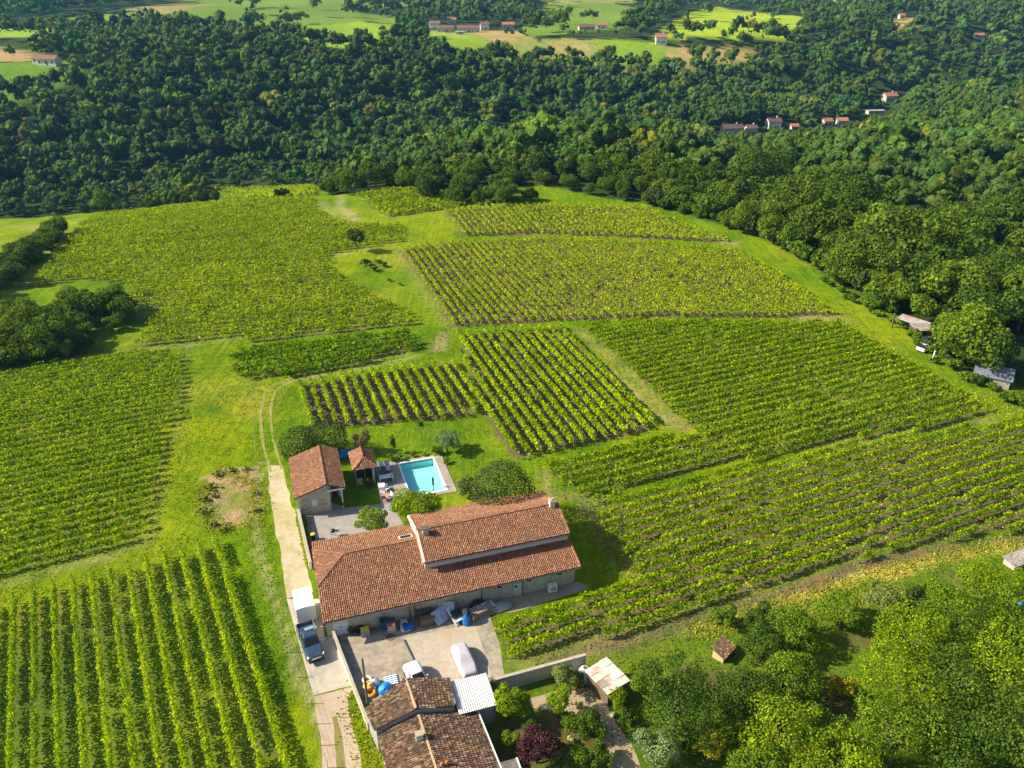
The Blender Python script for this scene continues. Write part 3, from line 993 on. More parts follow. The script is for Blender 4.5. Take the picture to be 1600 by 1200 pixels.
    # the rest as one mass: light crowns of loose leaf clumps round a small core
    ico_v = np.array([(0, 0, 1), (.894, 0, .447), (.276, .851, .447), (-.724, .526, .447), (-.724, -.526, .447), (.276, -.851, .447), (.724, .526, -.447), (-.276, .851, -.447), (-.894, 0, -.447), (-.276, -.851, -.447), (.724, -.526, -.447), (0, 0, -1)])
    ico_f = np.array([(0, 1, 2), (0, 2, 3), (0, 3, 4), (0, 4, 5), (0, 5, 1), (1, 6, 2), (2, 7, 3), (3, 8, 4), (4, 9, 5), (5, 10, 1), (2, 6, 7), (3, 7, 8), (4, 8, 9), (5, 9, 10), (1, 10, 6)])
    def lod(seed, nq, size, nl):
        """a far crown: a few rough boughs under a scatter of leaf clumps"""
        r = np.random.default_rng(seed)
        p, v, C, R = crown_points(r, 4.9, 4.6, nl, nq)
        nrm = v + r.normal(0, 0.25, v.shape)
        q = leaf_quads(p, nrm, size * r.uniform(0.6, 1.3, len(p)))
        tri = q[:, :3].copy()
        tri[:, 2] = (q[:, 2] + q[:, 3]) / 2
        boughs = [(ico_v * r.uniform(0.72, 1.08, (12, 1)) * R[k] * 0.93 + C[k])[ico_f] for k in range(len(C)) if k == 0 or C[k][2] > -1.6]
        return np.concatenate([tri] + boughs) + np.array([0, 0, 6.2])
    lods = [[lod(500 + k, 200, 0.52, 12) for k in range(10)], [lod(600 + k, 58, 0.82, 7) for k in range(10)], [lod(700 + k, 30, 1.15, 4) for k in range(6)]]
    parts, tints = [], []
    tone = fnoise(x, y, 55, 83, 2)
    for i in far:
        L = lods[0 if dep[i] < 400 else 1 if dep[i] < 640 else 2]
        g = L[int(rng.integers(len(L)))]
        a = rng.uniform(0, 6.28)
        ca, sa = math.cos(a) * s[i], math.sin(a) * s[i]
        hz = s[i] * rng.uniform(0.82, 1.15) * z_lift[i]
        q = np.empty_like(g)
        q[..., 0] = g[..., 0] * ca - g[..., 1] * sa + x[i]
        q[..., 1] = g[..., 0] * sa + g[..., 1] * ca + y[i]
        q[..., 2] = g[..., 2] * hz + z[i] - 0.4
        parts.append(q)
        k = rng.uniform(0.68, 1.3) * (0.8 + 0.4 * tone[i])
        c = np.array((k, k, k)) * np.array((1 + rng.normal(0, .12), 1, 1 + rng.normal(0, .18)))
        u = rng.uniform()
        if u < 0.05:
            c = c * np.array((1.9, 1.35, 0.9))                  # a tree turning, or in pale flower
        elif u < 0.14:
            c = c * np.array((1.35, 1.35, 1.0))
        tints.append(np.tile(np.append(np.clip(c, 0.2, 3), 1), (len(g), 1)))
    V = np.concatenate(parts)
    me = np_mesh("forest", V.reshape(-1, 3), 3, WOODS)
    at = me.attributes.new("tint", 'FLOAT_COLOR', 'FACE')
    at.data.foreach_set("color", np.concatenate(tints).astype(np.float32).ravel())
    tag(link("forest", me), "dense green broadleaf forest covering the valley sides", "forest", None, "stuff")
    print("TREES near", len(near), "far", len(far), "far tris", len(V))
woods()

# ------------------------------------------------------------------ farm buildings
def LOC(px, py, h=0.0):
    """farm axes (s, t) of what a photo pixel shows at height h"""
    u, v = (px - 800) / FPX, (600 - py) / FPX
    k = (CAMH - h) / (SP - v * CP)
    d = np.array([k * u, k * (CP + v * SP)]) - FO
    return float(d @ E1), float(d @ E2)

TERRA = tile_mat("clay_tiles", [(0.0, (0.19, 0.09, 0.052)), (0.25, (0.265, 0.122, 0.068)), (0.6, (0.325, 0.15, 0.082)), (0.9, (0.37, 0.19, 0.108)), (1.0, (0.45, 0.28, 0.175))], (0.17, 0.10, 0.065), 0.6)
OLDT = tile_mat("old_tiles", [(0.0, (0.075, 0.05, 0.035)), (0.35, (0.16, 0.095, 0.058)), (0.65, (0.24, 0.135, 0.078)), (0.9, (0.33, 0.22, 0.14)), (1.0, (0.46, 0.36, 0.26))], (0.085, 0.078, 0.05), 0.7)
UNDER = mat("tile_bed", (0.20, 0.095, 0.06), (0.13, 0.065, 0.045), 3)
UNDER_OLD = mat("old_tile_bed", (0.11, 0.07, 0.048), (0.07, 0.05, 0.036), 3)
RENDERW = mat("white_render", (0.64, 0.61, 0.54), (0.54, 0.50, 0.43), 2.2, 0.9)
WHITEP = mat("white_paint", (0.78, 0.78, 0.77), (0.72, 0.72, 0.71), 4, 0.5)
CONC = mat("pale_concrete", (0.47, 0.42, 0.345), (0.39, 0.345, 0.275), 1.4, 0.9, c3=(0.41, 0.345, 0.25), cracks=0.14)
CONC2 = mat("stained_concrete", (0.42, 0.37, 0.30), (0.28, 0.24, 0.195), 1.5, 0.9, c3=(0.21, 0.18, 0.145), cracks=0.14)
GREYC = mat("grey_concrete", (0.36, 0.345, 0.32), (0.28, 0.27, 0.25), 1.6, 0.9, c3=(0.30, 0.27, 0.235), cracks=0.14)
GLASSD = mat("dark_glass", (0.012, 0.015, 0.018), (0.02, 0.024, 0.028), 2, 0.08, spec=0.6)
ZINC = mat("zinc", (0.20, 0.22, 0.25), (0.15, 0.165, 0.19), 3, 0.45, metal=0.6)
DARK = mat("painted_dark_inside", (0.02, 0.018, 0.016), None, 3)  # near-black colour standing in for the shade inside a doorway

def stone_mat():
    m, nt, b = new_mat("rubble_stone")
    P = geo_pos(nt)
    v = nt.nodes.new("ShaderNodeTexVoronoi")
    v.inputs["Scale"].default_value = 3.6
    mp = nt.nodes.new("ShaderNodeMapping")
    mp.inputs["Scale"].default_value = (1, 1, 1.6)
    nt.links.new(P, mp.inputs[0])
    nt.links.new(mp.outputs[0], v.inputs["Vector"])
    sep = nt.nodes.new("ShaderNodeSeparateColor")
    nt.links.new(v.outputs["Color"], sep.inputs[0])
    c = ramp_node(nt, sep.outputs[0], [(0, (0.34, 0.27, 0.185)), (0.5, (0.46, 0.38, 0.27)), (1, (0.56, 0.48, 0.36))])
    j = ramp_node(nt, v.outputs["Distance"], [(0.5, (1, 1, 1)), (0.8, (0.78, 0.76, 0.72))])
    c = mix_node(nt, c, j, 1.0, 'MULTIPLY')
    g = ramp_node(nt, noise_node(nt, 0.5, 5, P, 0.7), [(0.4, (0, 0, 0)), (0.65, (1, 1, 1))])
    c = mix_node(nt, c, (0.55, 0.49, 0.39), g)
    nt.links.new(c, b.inputs["Base Color"])
    b.inputs["Roughness"].default_value = 0.95
    bump_node(nt, b, v.outputs["Distance"], 0.4, 0.05)
    return m
STONE = stone_mat()

def farm(name, s=0.0, t=0.0, z=0.0):
    p = W(s, t)
    return empty(name, (p[0], p[1], z), FA)

def roof_plane(parent, corners, tiles=TERRA, bed=UNDER, thick=0.14, name="roof", du=0.205, dv=0.31, seed=0):
    """a roof slope; corners[0]->corners[1] is its eave. The slab is the part, its tiles the covering"""
    C = [Vector(c) for c in corners]
    u = (C[1] - C[0]).normalized()
    nrm = Vector((0, 0, 0))
    for i in range(1, len(C) - 1):
        nrm += (C[i] - C[0]).cross(C[i + 1] - C[0])
    nrm.normalize()
    if nrm.z < 0:
        nrm = -nrm
    v = nrm.cross(u)
    if v.z < 0:
        v = -v
    b = MB()
    lo, hi = [c - nrm * thick for c in C], C
    n = len(C)
    b.v += [tuple(p) for p in lo] + [tuple(p) for p in hi]
    b.f += [tuple(range(n - 1, -1, -1)), tuple(range(n, 2 * n))] + [(i, (i + 1) % n, n + (i + 1) % n, n + i) for i in range(n)]
    slab = b.build(name, bed, parent)
    P2 = np.array([((c - C[0]).dot(u), (c - C[0]).dot(v)) for c in C])
    gu = np.arange(P2[:, 0].min() + du / 2, P2[:, 0].max(), du)
    gv = np.arange(P2[:, 1].min() - 0.03, P2[:, 1].max() - 0.08, dv)
    U, V = np.meshgrid(gu, gv)
    U, V = U.ravel(), V.ravel()
    ok = inside(P2, U, V + 0.17) | inside(P2, U, V + 0.05)
    U, V = U[ok], V[ok]
    r = np.random.default_rng(seed + 900)
    U = U + r.normal(0, 0.012, len(U))
    V = V + r.normal(0, 0.02, len(U))
    tw = r.normal(0, 0.02, len(U))
    lift = r.uniform(0.0, 0.02, len(U))
    prof = [(-0.094, 0.0), (-0.053, 0.058), (0.053, 0.058), (0.094, 0.0)]
    rows = []
    for (vv, k, dz) in ((0.0, 1.0, 0.045), (0.42, 0.82, 0.008)):
        for (pu, pz) in prof:
            a = U + pu * k + tw * (vv - .2)
            c = V + vv
            w_ = pz * k + dz + lift
            rows.append(np.outer(a, np.array(u)) + np.outer(c, np.array(v)) + np.outer(w_, np.array(nrm)) + np.array(C[0]))
    A = np.stack(rows, 1)                       # tiles, 8 corners, 3
    m = len(A)
    f = np.array([(0, 1, 5, 4), (1, 2, 6, 5), (2, 3, 7, 6)])
    F = (np.arange(m) * 8)[:, None, None] + f[None]
    me = tri_mesh("tile_covering", A.reshape(-1, 3), F.reshape(-1, 4), tiles)
    o = link("tile_covering", me, slab)
    tag(o, kind="stuff")
    return slab

def ridge_tiles(parent, p0, p1, material, seed=0):
    p0, p1 = Vector(p0), Vector(p1)
    L = (p1 - p0).length
    n = max(2, int(L / 0.4))
    b = MB()
    r = random.Random(seed)
    d = (p1 - p0) / n
    side = d.cross(Vector((0, 0, 1))).normalized() * 0.13
    up = side.cross(d).normalized()
    if up.z < 0:
        up = -up
    for k in range(n):
        a, c = p0 + d * k - d * 0.04, p0 + d * (k + 1)
        h0, h1 = 0.17 + r.uniform(-.01, .02), 0.14
        ring = lambda q, h, w_: [q - side * w_ + up * 0.03, q - side * 0.55 * w_ + up * h, q + side * 0.55 * w_ + up * h, q + side * w_ + up * 0.03]
        A, B = ring(a, h0, 1.05), ring(c, h1, 0.95)
        for i in range(3):
            b.face(A[i], B[i], B[i + 1], A[i + 1])
    o = b.build("ridge_capping", material, parent)
    return tag(o, kind="stuff")

def window(parent, s, t, z, w, h, face=-1, axis='t', name="window", frame=WHITEP, deep=0.12):
    """opening with surround, pane set back; on a wall facing -t (face=-1) or along s"""
    e = 0.07
    b = MB()
    if axis == 't':
        y0, y1 = (t - 0.035, t + deep) if face < 0 else (t - deep, t + 0.035)
        b.box(s - w / 2 - e, s - w / 2, y0, y1, z - e, z + h + e).box(s + w / 2, s + w / 2 + e, y0, y1, z - e, z + h + e)
        b.box(s - w / 2, s + w / 2, y0 - 0.02, y1, z - e, z).box(s - w / 2, s + w / 2, y0, y1, z + h, z + h + e)
        o = b.build(name, frame, parent)
        yy = t - 0.008 if face < 0 else t + 0.008
        MB().box(s - w / 2, s + w / 2, min(yy, t), max(yy, t), z, z + h).build("pane", GLASSD, o)
    else:
        x0, x1 = (s - 0.035, s + deep) if face < 0 else (s - deep, s + 0.035)
        b.box(x0, x1, t - w / 2 - e, t - w / 2, z - e, z + h + e).box(x0, x1, t + w / 2, t + w / 2 + e, z - e, z + h + e)
        b.box(x0 - 0.02, x1, t - w / 2, t + w / 2, z - e, z).box(x0, x1, t - w / 2, t + w / 2, z + h, z + h + e)
        o = b.build(name, frame, parent)
        xx = s - 0.008 if face < 0 else s + 0.008
        MB().box(min(xx, s), max(xx, s), t - w / 2, t + w / 2, z, z + h).build("pane", GLASSD, o)
    return o

def farmhouse():
    H = tag(farm("farmhouse"), "long stone farmhouse with terracotta tile roof and raised rear block", "house")
    k = 0.36
    zf = lambda t: 3.0 + k * (t + 0.9)              # front slope
    zr, tr = zf(6.05), 6.05
    zb = lambda t: zr - k * (t - tr)
    # walls: front, back, gables
    MB().box(0.0, 27.6, 0.0, 0.45, -0.3, 3.24).build("wall", STONE, H)
    MB().box(0.45, 11.1, 10.7, 11.1, -0.3, 3.45).build("wall", RENDERW, H)
    def gable(s0, s1, prof, m):
        b = MB()
        n = len(prof)
        b.v += [(s0, t, z) for t, z in prof] + [(s1, t, z) for t, z in prof]
        b.f += [tuple(range(n)), tuple(range(2 * n - 1, n - 1, -1))] + [(i, n + i, n + (i + 1) % n, (i + 1) % n) for i in range(n)]
        return b.build("wall", m, H)
    gable(-0.003, 0.44, [(0.452, -0.3), (11.1, -0.3), (11.1, zb(11.1) - .18), (9.1, 4.22), (3.0, 4.22), (0.452, zf(0.452) - .18)], RENDERW)
    gable(27.15, 27.598, [(0.452, -0.3), (11.1, -0.3), (11.1, 4.7), (tr, 6.5), (2.5, 5.2), (2.47, zf(2.4) - .2), (0.452, zf(.452) - .18)], RENDERW)
    gable(11.103, 11.5, [(2.52, 3.8), (11.1, 3.0), (11.1, 4.75), (tr, 6.54), (2.52, 5.26)], RENDERW)
    MB().box(11.1, 27.6, 2.5, 2.9, 3.7, 5.3).build("wall", RENDERW, H)
    MB().box(11.5, 27.15, 10.75, 11.1, -0.3, 4.65).build("wall", RENDERW, H)
    # roofs
    roof_plane(H, [(-0.25, -0.9, 3.0), (27.95, -0.9, 3.0), (27.8, 2.5, zf(2.5)), (11.1, 2.5, zf(2.5)), (11.1, tr, zr), (2.9, tr, zr), (-0.25, 2.99, zf(2.99))], seed=1)
    roof_plane(H, [(11.05, 11.6, zb(11.6)), (-0.25, 11.6, zb(11.6)), (-0.25, 9.1, zb(9.1)), (2.9, tr, zr), (11.05, tr, zr)], seed=2)
    roof_plane(H, [(-0.27, 9.1, zb(9.1)), (-0.27, 2.99, zf(2.99)), (2.9, tr, zr)], seed=3)
    z2 = lambda t: 5.35 + k * (t - 2.2)
    zt = z2(6.05)
    roof_plane(H, [(11.0, 2.2, 5.35), (27.7, 2.2, 5.35), (27.7, tr, zt), (11.0, tr, zt)], seed=4)
    roof_plane(H, [(27.7, 11.6, zt - k * 5.55), (11.0, 11.6, zt - k * 5.55), (11.0, tr, zt), (27.7, tr, zt)], seed=5)
    for a, c, s_ in (((2.9, tr, zr), (11.0, tr, zr), 1), ((11.0, tr, zt), (27.6, tr, zt), 2), ((-0.25, 2.99, zf(2.99)), (2.9, tr, zr), 3), ((-0.25, 9.1, zb(9.1)), (2.9, tr, zr), 4), ((27.85, -0.9, 3.0), (27.75, 2.45, zf(2.45)), 5), ((27.66, 2.2, 5.35), (27.66, tr, zt), 6)):
        ridge_tiles(H, a, c, TERRA, s_)
    # coping of the raised gable, gutters, downpipes
    b = MB()
    b.hexa([(10.86, 2.15, 5.2), (11.14, 2.15, 5.2), (11.14, tr, zt - .1), (10.86, tr, zt - .1)], [(10.86, 2.15, 5.5), (11.14, 2.15, 5.5), (11.14, tr, zt + .16), (10.86, tr, zt + .16)])
    b.hexa([(10.86, tr, zt - .1), (11.14, tr, zt - .1), (11.14, 11.5, zt - k * 5.45 - .1), (10.86, 11.5, zt - k * 5.45 - .1)], [(10.86, tr, zt + .16), (11.14, tr, zt + .16), (11.14, 11.5, zt - k * 5.45 + .14), (10.86, 11.5, zt - k * 5.45 + .14)])
    b.build("coping", RENDERW, H)
    g = MB()
    for (s0, s1, t0, z0) in ((-0.25, 27.9, -0.98, 2.9), (11.2, 27.6, 2.1, 5.23)):
        g.hexa([(s0, t0 - .07, z0 - .06), (s1, t0 - .07, z0 - .06), (s1, t0 + .05, z0 - .06), (s0, t0 + .05, z0 - .06)], [(s0, t0 - .09, z0 + .05), (s1, t0 - .09, z0 + .05), (s1, t0 + .07, z0 + .05), (s0, t0 + .07, z0 + .05)])
    g.build("gutter", ZINC, H)
    for px, py in ((642, 960), (650, 958), (755, 934), (820, 921)):
        s, _ = LOC(px, py, 1.4)
        b = MB()
        b.tube((s, -0.1, -0.05), (s, -0.1, 2.6), 0.06, 0.06, 8).tube((s, -0.1, 2.55), (s, -0.9, 2.88), 0.05, 0.05, 8)
        b.build("downpipe", ZINC, H)
    # roof fittings
    c = MB()
    c.box(26.55, 27.15, tr - 0.45, tr + 0.15, zt - 0.4, zt + 0.75)
    ch = c.build("chimney", RENDERW, H)
    MB().box(26.48, 27.22, tr - 0.52, tr + 0.22, zt + 0.75, zt + 0.85).box(26.7, 27.0, tr - 0.3, tr, zt + 0.85, zt + 1.05).build("cap", CONC, ch)
    c = MB()
    c.box(11.6, 12.2, tr - 0.8, tr - 0.25, zt - 0.6, zt + 0.55)
    ch = c.build("chimney", STONE, H)
    MB().box(11.52, 12.28, tr - 0.88, tr - 0.17, zt + 0.55, zt + 0.65).build("cap", ZINC, ch)
    b = MB()
    b.hexa([(9.2, 6.9, zb(6.9) + .02), (10.7, 6.9, zb(6.9) + .02), (10.7, 7.9, zb(7.9) + .02), (9.2, 7.9, zb(7.9) + .02)], [(9.2, 6.9, zb(6.9) + .17), (10.7, 6.9, zb(6.9) + .17), (10.7, 7.9, zb(7.9) + .17), (9.2, 7.9, zb(7.9) + .17)])
    sk = b.build("roof_window", WHITEP, H)
    b = MB()
    b.face((9.32, 7.0, zb(7.0) + .18), (10.58, 7.0, zb(7.0) + .18), (10.58, 7.8, zb(7.8) + .18), (9.32, 7.8, zb(7.8) + .18))
    b.build("pane", GLASSD, sk)
    # openings of the front wall
    for px, py, w, h in ((784, 923, .62, .6), (830, 912, .62, .62), (876, 899, .66, .6), (887, 898, .3, .3)):
        s, _ = LOC(px, py, 1.9)
        window(H, s, 0.0, 1.62 if w > .5 else 1.75, w, h)
    for px, w in ((702, .5), (604, .5), (588, .4)):
        s, _ = LOC(px, 948, 2.3)
        window(H, s, 0.0, 1.9, w, .4)
    s0, _ = LOC(521, 985, 1); s1, _ = LOC(545, 980, 1)
    d = MB().box(s0, s1, -0.06, 0.02, 0.02, 2.25).build("garage_door", WHITEP, H)
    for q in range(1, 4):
        MB().box(s0 + .03, s1 - .03, -0.075, -0.055, 2.25 * q / 4 - .02, 2.25 * q / 4 + .02).build("gap_shade_strip", mat("door_shadow_gap", (0.55, 0.55, 0.56)), d)  # grey strips painted as the shadow in the gaps between door panels
    MB().box((s0 + s1) / 2 - .1, (s0 + s1) / 2 + .1, -0.1, -0.06, 1.05, 1.15).build("handle", ZINC, d)
    s, _ = LOC(813, 928, 0.9)
    d = MB().box(s - .5, s + .5, -0.05, 0.02, 0.02, 1.75).build("door", mat("limewashed_board", (0.62, 0.6, 0.54), (0.52, 0.5, 0.44), 3), H)
    MB().box(s - .38, s - .08, -0.07, -0.05, 1.2, 1.5).build("hatch", GLASSD, d)
    # west side door, back doors to the courtyard
    MB().box(-0.05, 0.03, 5.0, 6.1, 0.0, 2.05).build("door", WHITEP, H)
    for s in (2.2, 5.4, 8.6):
        window(H, s, 11.1, 1.0, 1.0, 1.2, face=1)
    window(H, 27.6, 4.2, 1.2, .9, 1.1, face=1, axis='s')
    window(H, 27.6, 8.0, 1.2, .9, 1.1, face=1, axis='s')
farmhouse()

def guest_house():
    H = tag(farm("guest_house", 0, 26.4), "small stone outbuilding with orange tile roof and corner porch", "house")
    a, b_ = -4.5, 4.4
    zL, zR, rs, rz = 3.0, 3.35, 2.45, 4.3
    rzs = lambda s: zL + (rz - zL) * (s + 1.65) / (rs + 1.65)
    MB().box(-1.3, -0.95, a, b_, -0.2, 3.02).build("wall", RENDERW, H)
    b = MB()
    n = [(-0.95, -0.2), (2.8, -0.2), (2.8, 4.02), (rs, 4.12), (-0.95, rzs(-0.95) - .1)]
    b.v += [(s, a, z) for s, z in n] + [(s, a + .35, z) for s, z in n]
    b.f += [tuple(range(5)), tuple(range(9, 4, -1))] + [(i, 5 + i, 5 + (i + 1) % 5, (i + 1) % 5) for i in range(5)]
    b.build("wall", STONE, H)
    MB().box(2.45, 2.8, a + .35, a + 3.0, -0.2, 3.9).build("wall", RENDERW, H)
    MB().box(2.8, 4.35, a + 2.65, a + 3.0, -0.2, 3.35).build("wall", RENDERW, H)
    MB().box(4.0, 4.35, a + 3.0, b_, -0.2, 3.35).build("wall", RENDERW, H)
    MB().box(-0.95, 4.0, b_ - .35, b_, -0.2, 3.0).build("wall", RENDERW, H)
    roof_plane(H, [(-1.65, b_ + .35, zL), (-1.65, a - .35, zL), (rs, a - .35, rz), (rs, b_ + .35, rz)], seed=11)
    roof_plane(H, [(4.75, a - .35, zR), (4.75, b_ + .35, zR), (rs, b_ + .35, rz), (rs, a - .35, rz)], seed=12)
    ridge_tiles(H, (rs, a - .35, rz), (rs, b_ + .35, rz), TERRA, 13)
    MB().box(4.2, 4.36, a + .02, a + .18, 0, 3.3).build("porch_post", WHITEP, H)
    MB().box(2.45, 4.7, a - .3, a - .2, 3.12, 3.34).build("fascia", WHITEP, H)
    window(H, 0.75, a, 1.2, .8, .9)
    MB().box(0.42, 1.08, a - .03, a - .012, 1.24, 2.06).build("shutter", WHITEP, H)
    MB().box(3.1, 3.95, a + 2.6, a + 2.66, 0, 2.05).build("door", mat("brown_door", (0.12, 0.07, 0.045)), H)
guest_house()

def pool_shed():
    H = tag(farm("pool_shed", 7.85, 28.4), "small open shed with hipped orange tile roof beside the pool terrace", "shed")
    z, r = 2.75, 3.75
    MB().box(-1.25, 1.25, 1.7, 1.95, -0.1, z).build("wall", STONE, H)
    MB().box(-1.25, -1.0, -0.4, 1.7, -0.1, z).build("wall", STONE, H)
    MB().box(1.0, 1.25, -1.9, 1.7, -0.1, z).build("wall", RENDERW, H)
    MB().box(-1.25, -0.4, -1.95, -1.7, -0.1, 1.0).build("low_wall", STONE, H)
    MB().box(-1.2, 1.0, -1.2, -1.1, 1.0, z).build("inside_shade_panel", mat("painted_inside_shade", (0.05, 0.04, 0.034), (0.03, 0.025, 0.02), 6), H)  # near-black panel standing in for the shade inside the open front
    for s in (-1.2, -0.05, 0.92):
        MB().box(s - .06, s + .06, -1.92, -1.8, 0, z).build("post", WOOD, H)
    c = [(-1.6, -2.4, z), (1.6, -2.4, z), (1.6, 2.3, z), (-1.6, 2.3, z)]
    f, k = (0, -1.1, r), (0, 1.6, r)
    roof_plane(H, [c[0], c[1], f], seed=21)
    roof_plane(H, [c[1], c[2], k, f], seed=22)
    roof_plane(H, [c[2], c[3], k], seed=23)
    roof_plane(H, [c[3], c[0], f, k], seed=24)
    for q, (p0, p1) in enumerate(((f, k), (c[0], f), (c[1], f))):
        ridge_tiles(H, p0, p1, TERRA, 25 + q)
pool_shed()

# the neighbour's old roofs at the end of the yard
def old_barn():
    H = tag(farm("old_barn", 6.4, -13.3), "old barn with mossy brown tile roof at the end of the yard", "barn")
    P = lambda s, t, z: (s - 6.4, t + 13.3, z)
    zr, ze = 4.0, 3.05
    A, B = P(6.35, -11.4, zr), P(6.6, -14.9, zr)
    roof_plane(H, [P(2.3, -12.7, ze), P(2.75, -15.25, ze), B, A], OLDT, UNDER_OLD, seed=31)
    roof_plane(H, [P(10.05, -15.0, 3.2), P(10.35, -11.85, 3.2), A, B], OLDT, UNDER_OLD, seed=32)
    ridge_tiles(H, A, B, mat("mortar_ridge", (0.5, 0.38, 0.22), (0.42, 0.3, 0.18), 3), 33)
    n = [P(2.5, -12.75, 0), P(2.95, -15.2, 0), P(6.6, -14.85, 0), P(10.0, -14.95, 0), P(10.25, -12.0, 0), P(6.4, -11.6, 0)]
    top = [2.9, 2.9, 3.82, 3.05, 3.05, 3.82]
    for i in range(6):
        p, q = Vector(n[i]), Vector(n[(i + 1) % 6])
        d = (q - p).normalized()
        inn = Vector((-d.y, d.x, 0)) * 0.3
        MB().hexa([p + Vector((0, 0, -.2)), q + Vector((0, 0, -.2)), q + inn + Vector((0, 0, -.2)), p + inn + Vector((0, 0, -.2))],
                  [(p.x, p.y, top[i]), (q.x, q.y, top[(i + 1) % 6]), ((q + inn).x, (q + inn).y, top[(i + 1) % 6]), ((p + inn).x, (p + inn).y, top[i])]).build("wall", mat("grey_render", (0.36, 0.35, 0.33), (0.24, 0.235, 0.22), 2.5), H)
old_barn()

def neighbour_house():
    H = tag(farm("neighbour_house", 7.0, -20.5), "weathered house with broad lichen-brown tile roof behind the old barn", "house")
    P = lambda s, t, z: (s - 7.0, t + 20.5, z)
    zr = 3.3
    A, B = P(6.75, -15.1, zr), P(7.4, -26.0, zr)
    roof_plane(H, [P(2.95, -15.5, 2.5), P(3.7, -26.0, 2.5), B, A], OLDT, UNDER_OLD, seed=41)
    roof_plane(H, [P(12.6, -26.0, 2.15), P(12.0, -15.35, 2.15), A, B], OLDT, UNDER_OLD, seed=42)
    ridge_tiles(H, A, B, mat("mortar_ridge", (0.5, 0.38, 0.22)), 43)
    for (a, b_, z0, z1, m) in (((3.15, -15.6), (3.9, -26), 2.4, 2.4, RENDERW), ((12.35, -26), (11.8, -15.5), 2.05, 2.05, RENDERW)):
        p, q = Vector(P(*a, 0)), Vector(P(*b_, 0))
        d = (q - p).normalized()
        inn = Vector((-d.y, d.x, 0)) * 0.3
        MB().hexa([p, q, q + inn, p + inn], [(p.x, p.y, z0), (q.x, q.y, z1), ((q + inn).x, (q + inn).y, z1), ((p + inn).x, (p + inn).y, z0)]).build("wall", m, H)
    b = MB()
    p, q = P(12.02, -15.3, 2.02), P(12.62, -26.0, 2.02)
    b.hexa([p, (p[0] + .12, p[1], p[2]), (q[0] + .12, q[1], q[2]), q], [(p[0], p[1], 2.28), (p[0] + .12, p[1], 2.28), (q[0] + .12, q[1], 2.28), (q[0], q[1], 2.28)])
    b.build("verge_board", WHITEP, H)
    s, t = LOC(655, 1151, 3.5)
    x, y, _ = P(s, t, 0)
    c = MB().rbox((x, y, 2.9), (.6, .5, .95)).build("chimney", RENDERW, H)
    MB().rbox((x, y, 3.85), (.7, .6, .1)).build("cap", CONC, c)
    for (px, py) in ((690, 1196), (698, 1193)):
        s, t = LOC(px, py, 3.3)
        x, y, _ = P(s, t, 0)
        MB().lathe((x, y, 3.0), [(.12, 0), (.12, .35), (.16, .4), (.1, .62)], 8).build("chimney_pot", mat("orange_clay", (0.55, 0.2, 0.07)), H)
neighbour_house()

def flat_annexe():
    H = tag(farm("annexe", 12.3, -22.4), "low annexe with grey lichened roof and white verge", "annexe")
    MB().box(-1.7, 1.6, -3.0, 1.3, 0, 2.1).build("wall", RENDERW, H)
    MB().box(-1.8, 1.6, -3.1, 1.4, 2.1, 2.26).build("roof", mat("lichen_felt", (0.17, 0.15, 0.12), (0.10, 0.09, 0.075), 2.5, 0.95, c3=(0.26, 0.24, 0.19)), H)
    MB().box(1.6, 1.74, -3.1, 1.4, 2.0, 2.32).build("verge_board", WHITEP, H)
flat_annexe()

def metal_lean_to():
    H = tag(farm("lean_to", 12.1, -13.8), "lean-to with white corrugated metal roof beside the old barn", "lean-to")
    b = MB()
    n = 34
    for i in range(n):
        s0, s1 = -1.8 + 3.55 * i / n, -1.8 + 3.55 * (i + 1) / n
        za, zb_ = (0.05 if i % 2 else 0.0), (0.0 if i % 2 else 0.05)
        b.face((s0, -1.85, 2.72 + za), (s1, -1.85, 2.72 + zb_), (s1, 1.75, 2.98 + zb_), (s0, 1.75, 2.98 + za))
    b.build("corrugated_roof", mat("galvanised", (0.66, 0.67, 0.68), (0.55, 0.56, 0.58), 1.2, 0.45, c3=(0.5, 0.5, 0.5)), H)
    for s, t in ((-1.6, -1.6), (1.55, -1.6), (1.55, 1.5), (-1.6, 1.5)):
        MB().box(s - .06, s + .06, t - .06, t + .06, -.1, 2.7).build("post", WOOD, H)
    MB().box(1.6, 1.66, -1.6, 1.5, 0, 2.6).build("side_sheet", mat("galvanised", (0.66, 0.67, 0.68)), H)
    MB().box(-1.5, 1.5, -1.62, -1.56, 0.2, 2.6).build("front_sheet", GREYC, H)
metal_lean_to()

# ------------------------------------------------------------------ yards, drive, pool terrace
L_ = lambda *st: [W(*p) for p in st]
sheet("courtyard", L_((-0.5, 11.4), (11.0, 11.4), (11.3, 14.6), (10.3, 21.2), (4.5, 21.9), (3.0, 23.5), (-0.5, 22.0)), GREYC, 0.02)
sheet("yard", L_((0.7, 0.1), (15.0, 0.1), (17.0, -1.5), (16.9, -6.0), (15.9, -11.9), (2.6, -12.8)), CONC2, 0.012, wob=0.12)
sheet("slab", L_((7.45, -2.5), (15.2, -2.7), (14.9, -11.4), (8.9, -11.6)), CONC, 0.024)
sheet("path", L_((14.5, 0.05), (28.0, 0.05), (28.9, -0.9), (28.6, -1.5), (20.0, -2.3), (16.0, -1.9), (14.5, -1.2)), mat("wall_foot_gravel", (0.42, 0.35, 0.25), (0.33, 0.27, 0.19), 2.0, c3=(0.28, 0.24, 0.15)), 0.018, wob=0.18)
sheet("forecourt", L_((-3.75, 7.1), (-0.3, 6.0), (-0.3, 0.2), (0.55, -0.1), (1.75, -7.05), (-2.1, -7.1)), mat("forecourt_concrete", (0.50, 0.455, 0.38), (0.44, 0.40, 0.335), 1.2, 0.9, c3=(0.38, 0.345, 0.295), cracks=0.14), 0.02)
